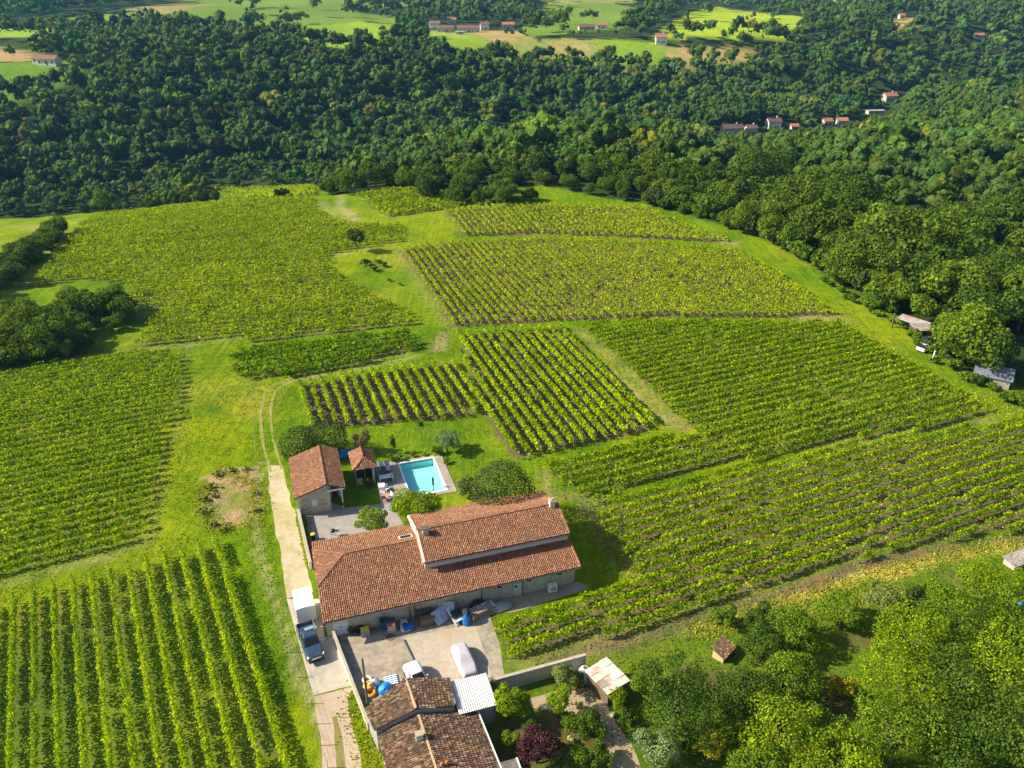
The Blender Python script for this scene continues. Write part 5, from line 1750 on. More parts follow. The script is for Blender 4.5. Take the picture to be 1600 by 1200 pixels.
# the scrap heap: each piece a thing of its own
SHEETM = mat("scrap_sheet", (0.52, 0.56, 0.66), (0.40, 0.44, 0.54), 2.0, 0.4)
for k, (px, py, sz, rz, rx, z, m, lab) in enumerate((
    (668, 975, (1.5, .7, .9), .1, 0, .03, WOOD, "brown timber crate at the end of the scrap heap"),
    (690, 968, (2.0, 1.6, .05), .5, .75, .1, SHEETM, "pale blue metal sheet leaning on the scrap heap"),
    (697, 960, (1.8, 1.4, .05), -.3, .95, .3, SHEETM, "crumpled bluish sheet propped behind the scrap heap"),
    (706, 972, (.18, 2.2, .06), .35, .55, .15, WHITEP, "white plank leaning across the scrap heap"),
    (712, 966, (1.2, .9, .7), .2, 0, .03, mat("dark_machine", (0.05, 0.055, 0.06)), "dark machine part in the scrap heap"),
    (718, 972, (1.4, .6, .06), .3, 0, .5, SHEETM, "flat pale panel lying beside the blue tarpaulin"),
    (752, 958, (2.4, 1.1, .7), .28, 0, .03, mat("pallet_grey", (0.33, 0.27, 0.22), (0.25, 0.2, 0.16), 4), "stack of grey boards under the downpipe"),
    (760, 955, (1.9, 1.0, .06), .28, 0.05, .74, SHEETM, "pale blue sheet on top of the board stack"),
    (662, 962, (1.6, .8, 1.1), .1, 0, .03, mat("old_cabinet", (0.16, 0.13, 0.10)), "dark wooden chest beside the downpipes"))):
    b = small("scrap_piece", px, py, lab, "scrap", z, FA + rz)
    if sz[2] > .3:
        MB().box(-sz[0] / 2, sz[0] / 2, -sz[1] / 2, sz[1] / 2, 0, sz[2]).build("body", m, b)
        MB().box(-sz[0] / 2 - .03, sz[0] / 2 + .03, -sz[1] / 2 - .03, sz[1] / 2 + .03, sz[2], sz[2] + .05).build("top_board", m, b)
        for q in (-1, 1):
            MB().box(q * sz[0] * .3 - .05, q * sz[0] * .3 + .05, -sz[1] / 2 - .025, -sz[1] / 2, .05, sz[2] - .03).build("batten", WOOD, b)
    else:
        n = 8
        g = MB()
        M = Matrix.Rotation(rx, 4, 'X')
        P = [[M @ Vector((-sz[0] / 2 + sz[0] * i / n, -sz[1] / 2 + sz[1] * j / 3, random.uniform(-.05, .05) if sz[0] > .5 else 0)) + Vector((0, 0, sz[1] / 2 * math.sin(rx))) for i in range(n + 1)] for j in range(4)]
        for j in range(3):
            for i in range(n):
                g.face(P[j][i], P[j][i + 1], P[j + 1][i + 1], P[j + 1][i])
        o = g.build("sheet", m, b)
        md = o.modifiers.new("thick", 'SOLIDIFY')
        md.thickness = 0.03

def blob(name, px, py, label, cat, m, rx, ry, rz_, seed, z=0.03, n=10):
    b = small(name, px, py, label, cat, z)
    r_ = random.Random(seed)
    g = MB()
    prof = [(1.0, 0), (1.02, .2), (.85, .55), (.5, .88), (.12, 1.0)]
    for k, (a, c) in enumerate(prof):
        for i in range(n):
            t_ = 2 * math.pi * i / n
            j = 1 + r_.uniform(-.16, .16)
            g.v.append((a * rx * j * math.cos(t_), a * ry * j * math.sin(t_), c * rz_ * (1 + r_.uniform(-.08, .08))))
    for k in range(len(prof) - 1):
        for i in range(n):
            g.f.append((k * n + i, k * n + (i + 1) % n, (k + 1) * n + (i + 1) % n, (k + 1) * n + i))
    g.f.append(tuple((len(prof) - 1) * n + i for i in range(n)))
    g.build("cloth", m, b)
    return b
b = blob("blue_tarpaulin", 729, 974, "bright blue tarpaulin bunched upright by the scrap heap", "tarpaulin", mat("blue_tarp", (0.01, 0.17, 0.52), (0.008, 0.12, 0.40), 4, .5), .42, .5, 1.5, 3)
MB().lathe((.05, .3, 1.15), [(.45, 0), (.4, .3), (.15, .45)], 8).build("dark_cloth", mat("dark_cloth", (0.03, 0.03, 0.035)), b)
blob("black_tarpaulin", 746, 948, "black rounded heap under plastic against the front wall", "heap", mat("black_sheet", (0.03, 0.03, 0.032), None, 5, .5), .9, .5, .95, 4)
blob("plastic_heap", 783, 950, "grey plastic-wrapped heap beside the grass edge", "heap", mat("grey_plastic", (0.33, 0.34, 0.40), (0.25, 0.25, 0.30), 4, .4), 1.25, .75, .75, 5)
b = small("manhole_cover", 610, 996, "round rusty manhole cover in the stained yard", "manhole cover", 0.022)
MB().lathe((0, 0, 0), [(.5, 0), (.5, .03), (.46, .035)], 18).build("cover", mat("rusty_iron", (0.16, 0.12, 0.085), (0.1, 0.08, 0.06), 6), b)
MB().lathe((0, 0, 0), [(.56, -.01), (.56, .018)], 18).build("rim", GREYC, b)

# beach things by the old barn
def float_ring(px, py, r, tube, m, label, z=0.15):
    b = small("inflatable_ring", px, py, label, "inflatable", z)
    g = MB()
    n, k = 18, 8
    for i in range(n):
        a = 2 * math.pi * i / n
        for j in range(k):
            c = 2 * math.pi * j / k
            g.v.append(((r + tube * math.cos(c)) * math.cos(a), (r + tube * math.cos(c)) * math.sin(a), tube * math.sin(c)))
    for i in range(n):
        for j in range(k):
            g.f.append((i * k + j, ((i + 1) % n) * k + j, ((i + 1) % n) * k + (j + 1) % k, i * k + (j + 1) % k))
    g.build("ring", m, b, smooth=True)
    MB().tube((r, 0, tube * .9), (r, 0, tube * 1.15), .03, .02, 6).build("valve", WHITEP, b)
float_ring(574, 1064, .38, .16, mat("pale_float", (0.72, 0.66, 0.56), None, 4, .4), "cream inflatable ring beside the utility pole")
float_ring(576, 1076, .36, .17, mat("yellow_float", (0.75, 0.48, 0.02), None, 4, .4), "yellow inflatable ring on top of the toy heap", .45)
float_ring(579, 1084, .42, .18, mat("orange_float", (0.75, 0.30, 0.02), None, 4, .4), "orange inflatable ring at the barn corner")
b = small("beach_ball", 578, 1077, "red and white beach ball lying in the yellow ring", "ball", .62)
MB().lathe((0, 0, 0), [(.04, -.2), (.16, -.14), (.2, 0), (.16, .14), (.04, .2)], 12).build("shell", mat("red_vinyl", (0.6, 0.03, 0.03), (0.75, 0.72, 0.7), 6, .35), b)
MB().lathe((0, 0, .19), [(.05, 0), (.03, .02)], 8).build("cap", WHITEP, b)
b = blob("blue_sheet", 602, 1078, "rumpled bright blue sheet heaped beside the barn wall", "sheet", mat("sky_blue_sheet", (0.015, 0.26, 0.70), (0.01, 0.2, 0.58), 4, .5), .7, .75, .7, 8)
b = small("striped_airbed", 611, 1064, "blue and white striped airbed lying in the yard", "airbed", .05)
b.scale = (.62, .62, .8)
for k in range(9):
    o = MB().box(-1.0, 1.0, -.9 + k * .2, -.9 + k * .2 + .19, 0, .16).build("air_tube", mat("air_blue", (0.08, 0.22, 0.62), None, 4, .4) if k % 2 else WHITEP, b)
b = blob("spotted_cloth", 586, 1068, "white and blue cloth draped on the toy heap", "cloth", mat("spotted_cloth", (0.7, 0.72, 0.78), (0.15, 0.25, 0.6), 9, .6), .5, .45, .55, 9)

# ------------------------------------------------------------------ courtyard and terrace furniture
def chair(px, py, m, label, rz=0.0, lounger=False):
    b = small("lounger" if lounger else "garden_chair", px, py, label, "lounger" if lounger else "chair", 0.1, FA + rz)
    if lounger:
        MB().box(-.32, .32, -.95, .4, .26, .33).build("seat", m, b)
        MB().hexa([(-.32, .4, .26), (.32, .4, .26), (.32, .46, .26), (-.32, .46, .26)], [(-.32, .9, .78), (.32, .9, .78), (.32, .96, .74), (-.32, .96, .74)]).build("backrest", m, b)
        legs = ((-.28, -.85), (.28, -.85), (-.28, .35), (.28, .35))
    else:
        MB().box(-.25, .25, -.25, .25, .40, .45).build("seat", m, b)
        MB().box(-.25, .25, .22, .27, .45, .92).build("backrest", m, b)
        legs = ((-.22, -.22), (.22, -.22), (-.22, .22), (.22, .22))
    for x, y in legs:
        MB().box(x - .025, x + .025, y - .025, y + .025, -.06, .4 if not lounger else .26).build("leg", m, b)
    return b
def table(px, py, w, d, m, label, h=.74, rnd=False):
    b = small("garden_table", px, py, label, "table", 0.06)
    if rnd:
        MB().lathe((0, 0, h), [(w, 0), (w, .05)], 18).build("tabletop", m, b)
        MB().lathe((0, 0, 0), [(.25, 0), (.06, .1), (.06, h)], 10).build("pedestal", m, b)
    else:
        MB().box(-w / 2, w / 2, -d / 2, d / 2, h, h + .05).build("tabletop", m, b)
        for x in (-1, 1):
            for y in (-1, 1):
                MB().box(x * (w / 2 - .08) - .04, x * (w / 2 - .08) + .04, y * (d / 2 - .08) - .04, y * (d / 2 - .08) + .04, 0, h).build("leg", m, b)
    return b
PINKW = mat("faded_pink_cloth", (0.55, 0.45, 0.52), None, 4)
GREYP = mat("grey_plastic_weave", (0.12, 0.12, 0.14), None, 6)
chair(598, 735, WHITEP, "white sun lounger beside the pool shed", .05, True)
chair(606, 733, PINKW, "faded pink sun lounger next to the white lounger", .0, True)
chair(601, 742, GREYP, "dark grey sun lounger with folded towel on the terrace", .1, True)
table(604, 752, 1.9, .95, WHITEP, "long white table on the slate terrace")
chair(591, 750, GREYP, "dark chair at the shed side of the terrace table", 1.5)
chair(609, 752, GREYP, "dark chair at the pool side of the terrace table", -1.5)
chair(600, 748, GREYP, "dark chair at the head of the terrace table", 0)
table(597, 766, .9, .9, WHITEP, "square white side table on the terrace")
chair(605, 768, WHITEP, "white chair beside the square terrace table", .4)
chair(598, 775, WHITEP, "white chair at the courtyard end of the terrace", 2.6)
table(604, 781, .42, 0, mat("orange_cloth", (0.62, 0.28, 0.16)), "round orange-clothed table at the terrace end", .6, True)
chair(610, 779, WHITEP, "white chair beside the orange table", -1.2)
chair(600, 783, mat("rust_cloth", (0.4, 0.14, 0.07)), "rust-coloured chair beside the orange table", 3.0)
table(713, 806, .5, 0, WHITEP, "round white table on the lawn behind the farmhouse", .72, True)
chair(709, 812, WHITEP, "white chair by the lawn table", 2.5)
chair(722, 806, WHITEP, "white chair half under the round clipped tree", -1.3)
b = small("barbecue", 521, 838, "black kettle barbecue standing on the courtyard", "barbecue", .02)
MB().lathe((0, 0, .62), [(.06, 0), (.28, .08), (.32, .22), (.3, .34), (.12, .46), (.03, .5)], 14).build("bowl", mat("black_enamel", (0.025, 0.025, 0.028), None, 4, .3), b)
for k in range(3):
    a = k * 2.09
    MB().tube((.15 * math.cos(a), .15 * math.sin(a), .66), (.34 * math.cos(a), .34 * math.sin(a), 0), .02, .02, 6).build("leg", ZINC, b)
MB().box(.32, .8, -.2, .2, .72, .76).build("side_shelf", GREYP, b)
b = small("dustbin", 490, 843, "dark dustbin with a yellow lid by the courtyard wall", "bin", .02)
MB().lathe((0, 0, 0), [(.22, 0), (.28, .8), (.3, .8)], 12).build("body", mat("dark_bin", (0.03, 0.035, 0.045)), b)
MB().lathe((0, 0, .8), [(.31, 0), (.3, .06), (.1, .1)], 12).build("lid", mat("yellow_lid", (0.6, 0.5, 0.05)), b)
# blue covered boat behind the guest house
b = small("covered_boat", 533, 716, "blue tarpaulin-covered boat behind the guest house", "boat", .05, FA + .15)
TB = mat("boat_blue", (0.01, 0.22, 0.55), (0.008, 0.16, 0.42), 3, .5)
MB().loft([[(x, y * w_, z * h_) for y, z in ((-1, .55), (-.55, .95), (0, 1.2), (.55, .95), (1, .55), (.7, .2), (-.7, .2))] for x, w_, h_ in ((-1.7, .6, .9), (-.8, .85, 1.05), (.4, .85, 1.1), (1.3, .5, 1.0), (1.8, .1, .95))]).build("cover", TB, b)
MB().box(-1.2, .8, -.5, .5, 0, .3).build("cradle", WOOD, b)
# garden sheds and tanks beyond the boundary wall
b = small("patched_shed", 947, 1078, "garden shed with white patched and rusty sheet roof", "shed", 0, FA + .3)
b.scale = (.78, .66, .95)
MB().box(-1.5, 1.5, -2.3, 2.3, 0, 1.9).build("wall", mat("shed_boards", (0.20, 0.15, 0.11), (0.12, 0.09, 0.07), 3), b)
for k in range(3):
    for j in range(4):
        x0, y0 = -1.75 + k * 1.17, -2.6 + j * 1.3
        z0 = 1.98 + .05 * ((k + j) % 2) + .06 * k
        MB().rbox((x0 + .58, y0 + .65, z0), (1.25, 1.36, .04), rz=random.uniform(-.06, .06)).build("sheet", (mat("white_sheet", (0.70, 0.67, 0.62), (0.55, 0.5, 0.44), 2.0, .6, c3=(0.42, 0.24, 0.14)), mat("rusty_tin", (0.36, 0.36, 0.38)), mat("white_sheet", (0.70, 0.67, 0.62)))[(k * 2 + j) % 3 if (k + j) % 3 == 1 else 0], b)
b = small("water_tank", 913, 1062, "upright pale plastic tank beside the patched shed", "tank", 0)
MB().lathe((0, 0, 0), [(.6, 0), (.62, .1), (.62, 1.2), (.5, 1.45), (.18, 1.55), (.18, 1.65)], 16).build("shell", mat("pale_plastic", (0.62, 0.66, 0.66), None, 3, .4), b)
MB().lathe((0, 0, 1.65), [(.2, 0), (.2, .06)], 10).build("cap", GREYP, b)
b = small("stone_hut", 1128, 1024, "small stone hut with mossy tiled roof under the garden trees", "hut", 0, FA + .5)
b.scale = (.68, .68, .72)
MB().box(-1.3, 1.3, -.9, .9, 0, 1.3).build("wall", mat("yellow_stone", (0.55, 0.46, 0.25), (0.42, 0.35, 0.2), 4), b)
roof_plane(b, [(-1.6, -1.2, 1.25), (1.6, -1.2, 1.25), (1.6, 1.2, 1.9), (-1.6, 1.2, 1.9)], OLDT, UNDER_OLD, seed=61)
MB().box(.2, .9, -.93, -.89, 0, 1.0).build("door", DARK, b)  # flat panel, the doorway's dark inside painted on as colour
q = GP(1590, 880)
b = tag(empty("rubble_shed", (q[0], q[1], 0), FA + .1), "pale ruined shed with patched roof in the hillside garden", "shed")
b.scale = (.8, .7, .6)
MB().box(-2.0, 4.5, -1.0, 1.0, 0, 1.3).build("wall", mat("patched_render", (0.5, 0.44, 0.37), (0.35, 0.3, 0.26), 1.5), b)
MB().hexa([(-2.3, -1.3, 1.3), (4.7, -1.3, 1.3), (4.7, 1.3, 1.7), (-2.3, 1.3, 1.7)], [(-2.3, -1.3, 1.38), (4.7, -1.3, 1.38), (4.7, 1.3, 1.78), (-2.3, 1.3, 1.78)]).build("roof", mat("patched_roof", (0.50, 0.43, 0.38), (0.20, 0.17, 0.17), 2.6, .9, c3=(0.13, 0.12, 0.15)), b)
MB().box(-1.2, -.6, -1.03, -.99, 0, 1.0).build("door", DARK, b)  # dark panel for the doorway, its inner shade put into the colour

# ------------------------------------------------------------------ garden trees and shrubs
LEAVES = {
 "lime":   leaf_mat("lime_leaves", (0.085, 0.165, 0.005), (0.19, 0.31, 0.007), (0.39, 0.47, 0.02), 0.42, spread=0.35),
 "fresh":  leaf_mat("fresh_leaves", (0.06, 0.13, 0.008), (0.13, 0.23, 0.012), (0.24, 0.34, 0.025), 0.38, spread=0.5),
 "green":  leaf_mat("green_leaves", (0.035, 0.08, 0.010), (0.075, 0.145, 0.015), (0.14, 0.22, 0.025), 0.32, spread=0.6),
 "dark":   leaf_mat("dark_leaves", (0.018, 0.04, 0.010), (0.035, 0.075, 0.014), (0.065, 0.11, 0.02), 0.22, spread=0.4),
 "box":    leaf_mat("box_leaves", (0.018, 0.04, 0.009), (0.042, 0.08, 0.013), (0.13, 0.165, 0.05), 0.14, spread=0.3),
 "olive":  leaf_mat("olive_leaves", (0.09, 0.14, 0.03), (0.18, 0.25, 0.06), (0.32, 0.38, 0.13), 0.32, spread=0.4),
 "silver": leaf_mat("silver_leaves", (0.10, 0.17, 0.06), (0.19, 0.28, 0.11), (0.32, 0.41, 0.19), 0.30, spread=0.3),
 "purple": leaf_mat("purple_leaves", (0.030, 0.010, 0.018), (0.065, 0.022, 0.032), (0.13, 0.05, 0.06), 0.25, spread=0.3),
 "gold":   leaf_mat("gold_leaves", (0.18, 0.19, 0.01), (0.36, 0.33, 0.012), (0.58, 0.50, 0.03), 0.38, spread=0.3),
 "brown":  leaf_mat("brown_leaves", (0.10, 0.09, 0.04), (0.20, 0.16, 0.06), (0.32, 0.27, 0.12), 0.25, spread=0.3),
}
def tree_px(name, px, py, r, h, trunk, kind, label, cat="tree", group=None, seed=None, nl=14, nq=None, leaf=0.17, bark=None, tr=None, world=None):
    """a tree whose foot shows at a photo pixel: crown radius r, total height h, clear trunk"""
    seed = seed if seed is not None else int(px * 7 + py)
    rz = max(0.3, (h - trunk) / 2 * 1.02)
    area = 4 * math.pi * r * (r + rz) / 2
    leaf = leaf * (0.58 if leaf < .22 else 0.8)
    nq = nq or int(min(6800, max(220, area * 0.66 / (leaf * leaf))))
    m = tree_meshes(seed, r, rz, trunk, nl, nq, leaf, LEAVES[kind], tr or max(.05, r * .055), bark)
    q = GP(px, py) if world is None else world
    return plant(name, m, q[0], q[1], label, cat, group)

# about the house and pool
tree_px("mulberry_tree", 652, 838, 3.8, 6.6, 1.6, "lime", "spreading lime-green tree between the courtyard and the pool", nl=20, leaf=.21)
tree_px("lime_tree", 582, 846, 2.2, 5.0, 1.5, "lime", "small bright lime-green tree on the grey courtyard", nl=12, leaf=.18)
tree_px("clipped_tree", 786, 820, 4.0, 9.6, .2, "box", "large dome-shaped dark evergreen tree behind the farmhouse", nl=0, leaf=.19, nq=9000)
tree_px("olive_tree", 698, 706, 2.3, 3.6, .7, "silver", "low rounded olive tree on the pool lawn", nl=16, leaf=.13)
tree_px("shrub", 727, 772, 1.9, 3.0, .1, "olive", "round grey-green shrub beside the pool deck", "shrub", nl=9, leaf=.14)
tree_px("laurel", 472, 716, 3.0, 5.2, .1, "box", "wide dark evergreen bush behind the guest house", "shrub", nl=0, leaf=.17, nq=6000)
tree_px("laurel", 512, 708, 3.1, 5.4, .1, "box", "dark evergreen bush beside the blue covered boat", "shrub", nl=0, leaf=.17, nq=6000)
tree_px("shrub", 566, 706, 1.5, 4.2, .1, "brown", "tall brownish shrub behind the open pool shed", "shrub", nl=9, leaf=.14)
tree_px("cypress", 615, 708, .42, 3.6, .1, "dark", "thin dark cypress on the pool lawn", nl=60, leaf=.12, nq=900)
tree_px("sapling", 659, 687, .5, 3.4, 2.0, "dark", "slim dark sapling at the lawn's vineyard edge", nl=6, leaf=.12)
for px, py, r, k, lab in ((612, 721, .7, "fresh", "small green bush at the terrace corner"), (623, 719, .8, "olive", "pale flowering bush at the head of the pool"), (645, 714, .55, "fresh", "low green plant behind the pool coping"), (683, 710, .9, "green", "dark green bush at the pool's far corner"), (698, 724, .6, "fresh", "light green bush beside the pool deck"), (663, 712, .5, "gold", "yellowish tuft behind the pool deck"), (578, 760, .8, "green", "bush growing under the pool shed eave"), (606, 715, .4, "brown", "reddish potted shrub at the terrace corner")):
    tree_px("bush", px, py, r, r * 1.7, .05, k, lab, "bush", nl=6, leaf=.11)
# single trees among the fields
tree_px("field_tree", 558, 394, 2.3, 6.6, 1.8, "dark", "lone dark tree at the corner of the yellow-green vineyard", nl=12, leaf=.26)
tree_px("round_tree", 167, 338, 4.6, 9.0, 2.6, "fresh", "round light green tree on the meadow by the wood", nl=16, leaf=.4)
tree_px("shrub", 440, 311, 3.6, 4.0, .2, "dark", "dark shrub between two vineyard slivers", "shrub", nl=9, leaf=.4)
tree_px("shrub", 236, 330, 3.5, 4.0, .2, "dark", "ivy-dark shrub at the wood's edge above the vines", "shrub", nl=9, leaf=.4)
tree_px("shrub", 208, 333, 1.7, 2.0, .2, "silver", "pale grey bush on the meadow edge", "shrub", nl=7, leaf=.3)
for px, py, r, lab in ((572, 415, 1.7, "rough grassy bush below the lone dark tree"), (585, 424, 1.5, "bramble clump on the grass lane"), (600, 418, 1.3, "light green bramble on the grass lane"), (608, 440, .9, "small pale bramble lower on the grass lane"), (625, 446, .8, "small grey bramble on the grass lane"), (592, 412, 1.2, "dark bramble under the lone tree")):
    tree_px("bramble", px, py, r, r * 1.0, .02, "olive" if "pale" in lab or "grey" in lab else "green", lab, "bramble", nl=7, leaf=.2)
for px, py, r, k in ((330, 762, 1.3, "fresh"), (322, 782, 1.2, "fresh"), (341, 744, 1.1, "fresh"), (318, 803, 1.1, "olive"), (362, 737, .9, "fresh"), (330, 822, 1.0, "olive"), (352, 828, .9, "fresh"), (385, 735, .8, "olive"), (402, 772, .6, "fresh"), (404, 800, .7, "fresh"), (336, 775, .9, "olive")):
    tree_px("weed_clump", px, py, r, r * .7, .02, k, "tall weed clump on the dug-over patch by the fence", "weeds", "weeds of the dug-over patch", nl=7, leaf=.14)
# the bank: big tree by the slate shed, hedge bushes below the grass lane
tree_px("bank_tree", 1500, 578, 6.2, 12.5, .8, "fresh", "big light green tree by the parked cars on the bank", nl=22, leaf=.34)
tree_px("bank_tree", 1530, 585, 5.0, 10.0, .8, "green", "broad green tree beside the slate-roofed shed", nl=18, leaf=.34)
tree_px("bank_tree", 1440, 505, 3.2, 7.0, .8, "fresh", "small fresh green tree behind the tin lean-to", nl=12, leaf=.32)
tree_px("bush", 1590, 632, 2.2, 2.6, .1, "fresh", "low bright bush at the foot of the bank", "bush", nl=9, leaf=.28)
hb = poly([(1290, 440), (1330, 468), (1370, 490), (1415, 520), (1455, 556), (1500, 588), (1550, 612), (1610, 636)])
for k in range(26):
    f = k / 25 * (len(hb) - 1)
    i = min(int(f), len(hb) - 2)
    q = hb[i] + (hb[i + 1] - hb[i]) * (f - i) + rng.normal(0, .9, 2)
    r = rng.uniform(.9, 1.9)
    tree_px("bush", 0, 0, r, r * 1.5, .05, ("fresh", "green", "fresh")[k % 3], "green bush in the scrub between the grass lane and the bank", "bush", "scrub of the bank", seed=2000 + k, nl=7, leaf=.24, world=q)
# the skirt of scrub where the vineyard meets the wood
SKIRT = [tree_meshes(3000 + k, 2.4, 1.9, .02, 9, 700, .27, LEAVES[("green", "fresh", "green", "box", "fresh")[k]], .1) for k in range(5)]
sk = poly([(1000, 316), (1060, 332), (1145, 357), (1205, 381), (1278, 423), (1348, 466), (1418, 508), (1492, 568), (1545, 592)])
sk2 = poly([(-20, 343), (150, 331), (215, 327), (326, 318)])
for pl, n, lab in ((sk, 95, "rounded bush at the foot of the bank wood beside the grass lane"), (sk2, 34, "dark bush along the foot of the upper wood")):
    seg = np.hypot(*np.diff(pl, axis=0).T)
    cum = np.concatenate([[0], np.cumsum(seg)])
    for k in range(n):
        d_ = cum[-1] * (k + rng.uniform(0, 1)) / n
        i = min(int(np.searchsorted(cum, d_, 'right') - 1), len(seg) - 1)
        q = pl[i] + (pl[i + 1] - pl[i]) * (d_ - cum[i]) / seg[i]
        nrm_ = np.array([-(pl[i + 1] - pl[i])[1], (pl[i + 1] - pl[i])[0]]) / seg[i]
        q = q + nrm_ * abs(rng.normal(1.5, 2.0))
        if any(inside(P, q[0], q[1]) for P in CLEAR):
            continue
        plant("bush", SKIRT[int(rng.integers(5)) if pl is sk else 3], q[0], q[1], lab, "bush", "bushes at the wood's foot" if pl is sk else "bushes of the upper wood", rng.uniform(.6, 1.45), rng.uniform(.8, 1.3), rng.uniform(0, 6.28))
# the big garden on the hillside corner
GT = [
 (1052, 1150, 5.2, 8.2, 1.6, "green", "large dark green tree spreading over the patched shed", 22, .19),
 (1005, 1085, 2.3, 4.2, .6, "fresh", "bright green tree hugging the patched shed roof", 11, .17),
 (795, 1125, 1.9, 4.0, 1.0, "lime", "round lime-green tree beside the metal lean-to", 11, .17),
 (873, 1118, 1.35, 4.4, .5, "lime", "tall lime-green shrub by the garden path", 9, .16),
 (880, 1080, 1.6, 3.2, .6, "olive", "grey olive tree in front of the block wall", 9, .15),
 (904, 1070, .9, 1.8, .2, "fresh", "small green bush beside the pale tank", 6, .13),
 (770, 1090, .9, 2.6, .8, "olive", "thin pale sapling behind the metal roof", 6, .12),
 (838, 1192, 2.1, 4.0, .4, "purple", "purple-leaved plum bush in the garden", 13, .15),
 (925, 1150, 1.7, 3.0, .3, "green", "dark green shrub on the bend of the garden path", 10, .15),
 (895, 1145, 1.3, 2.4, .3, "fresh", "leafy shrub with a red flower beside the path", 8, .14),
 (940, 1195, 1.4, 2.6, .3, "green", "mottled green shrub at the path edge", 9, .14),
 (905, 1195, 1.2, 2.4, .3, "fresh", "bright green shrub in the middle flower bed", 8, .14),
 (868, 1188, .9, 1.5, .1, "gold", "yellow flowering bush next to the plum", 6, .12),
 (1022, 1200, 2.2, 4.2, .5, "silver", "pale silver-green bushy tree by the path", 12, .16),
 (1105, 1190, 1.9, 4.2, .8, "gold", "golden-leaved tree below the dark green one", 11, .17),
 (965, 1105, 1.2, 2.4, .2, "lime", "lime-green bush at the foot of the patched shed", 8, .14),
 (980, 1130, 1.0, 1.8, .1, "green", "dark bush beside the gravel path", 7, .14),
 (830, 1145, 1.0, 2.0, .2, "green", "low green shrub behind the plum", 7, .14),
 (800, 1165, .9, 2.0, .3, "fresh", "slender green shrub beside the white verge", 7, .13),
 (1190, 1040, 2.5, 4.6, .4, "green", "dense green tree behind the small stone hut", 14, .18),
 (1130, 975, 1.8, 2.6, .2, "fresh", "bushy green shrub on the grass above the stone hut", 9, .17),
 (1190, 985, 2.2, 3.4, .3, "green", "rounded green tree on the garden's upper edge", 10, .18),
 (1235, 1010, 2.6, 4.6, .6, "fresh", "bright leafy tree near the timber gatepost", 13, .18),
 (1222, 1095, 2.9, 5.6, .6, "fresh", "tall leafy tree between the hut and the clearing", 16, .19),
 (1160, 1130, 3.2, 6.0, .8, "green", "deep green tree filling the garden's middle", 15, .19),
 (1215, 1190, 3.6, 6.8, .8, "lime", "bright yellow-green tree over the lower garden", 17, .19),
 (1290, 1190, 2.8, 5.2, .6, "fresh", "green tree below the little yellow-topped shrub", 15, .19),
 (1308, 1088, 1.6, 2.8, .2, "gold", "yellow-topped shrub at the clearing", 8, .14),
 (1310, 980, 2.6, 4.2, .4, "fresh", "leafy tree on the slope under the dry grass", 12, .18),
 (1380, 965, 2.2, 3.6, .3, "olive", "dull olive tree beside the bramble hollow", 10, .17),
 (1430, 960, 2.0, 3.4, .3, "dark", "dark shrub in the bramble hollow", 9, .17),
 (1415, 1040, 3.6, 6.4, .7, "lime", "yellow-green tree standing over the clearing", 17, .19),
 (1400, 1115, 3.4, 6.4, .8, "lime", "sunlit yellow-green tree below the clearing", 16, .19),
 (1480, 1010, 4.2, 7.4, .8, "fresh", "wide sunny tree on the garden slope", 19, .2),
 (1530, 960, 3.4, 5.8, .6, "lime", "glossy yellow-green tree near the ruined shed", 16, .19),
 (1585, 1000, 3.4, 6.2, .8, "fresh", "leafy tree next to the blue sheet", 15, .19),
 (1560, 1100, 4.4, 8.0, 1.0, "lime", "tall bright tree at the garden's far corner", 19, .2),
 (1480, 1110, 3.4, 6.2, .8, "green", "shaded green tree above the leaf-litter hollow", 15, .19),
 (1390, 1195, 3.6, 6.8, .9, "fresh", "big green tree at the bottom of the garden", 16, .19),
 (1480, 1215, 3.2, 6.0, .8, "green", "dark green tree under the leaf-litter hollow", 14, .19),
 (1580, 1210, 4.0, 7.4, .9, "green", "dense dark tree in the lowest garden corner", 17, .2),
 (1178, 1245, 2.8, 5.2, .8, "fresh", "green tree beside the golden-leaved one", 14, .19),
 (1290, 1250, 4.0, 7.2, .9, "lime", "broad yellow-green tree at the garden's foot", 16, .2),
 (1660, 960, 4.0, 7.0, .8, "fresh", "leafy tree past the ruined shed", 15, .2),
 (1680, 1080, 4.2, 7.6, .8, "lime", "bright tree past the tall corner tree", 15, .2),
 (1545, 925, 1.6, 2.6, .2, "fresh", "loose bush below the ruined shed", 8, .16),
 (1600, 925, 2.0, 3.2, .2, "lime", "bright bush against the ruined shed", 9, .17),
 (1455, 925, 1.4, 1.8, .1, "fresh", "low bramble on the dry grass slope", 7, .16),
 (1370, 925, 1.3, 1.5, .1, "olive", "low pale bramble under the grass track", 7, .16),
 (1085, 1175, 2.0, 3.6, .4, "dark", "dark shrub in the shade of the big green tree", 10, .16),
 (1000, 1165, 1.2, 2.2, .2, "dark", "dark plant behind the silver-green tree", 8, .14),
]
for px, py, r, h, tk, k, lab, nl, lf in GT:
    if px > 1140 and h > 3.5:
        r, h, nl = (r * 1.14, h * 1.18, nl + 8) if px > 1350 else (r * 1.12, h * 1.05, nl + 8)
    tree_px("garden_tree" if h > 3.5 else "garden_shrub", px, py, r, h, tk, k, lab, "tree" if h > 3.5 else "shrub", nl=nl, leaf=lf)
sheet("garden_path", list(GPN([(826, 1092), (868, 1083), (918, 1074), (945, 1094), (962, 1130), (988, 1165), (1003, 1200), (1012, 1250), (955, 1250), (950, 1185), (934, 1142), (905, 1116), (830, 1106)])), mat("garden_gravel", (0.42, 0.32, 0.21), (0.33, 0.25, 0.165), 2.2, 1.0, bump=0.3, c3=(0.28, 0.22, 0.14)), 0.014, 0.8, wob=0.2)
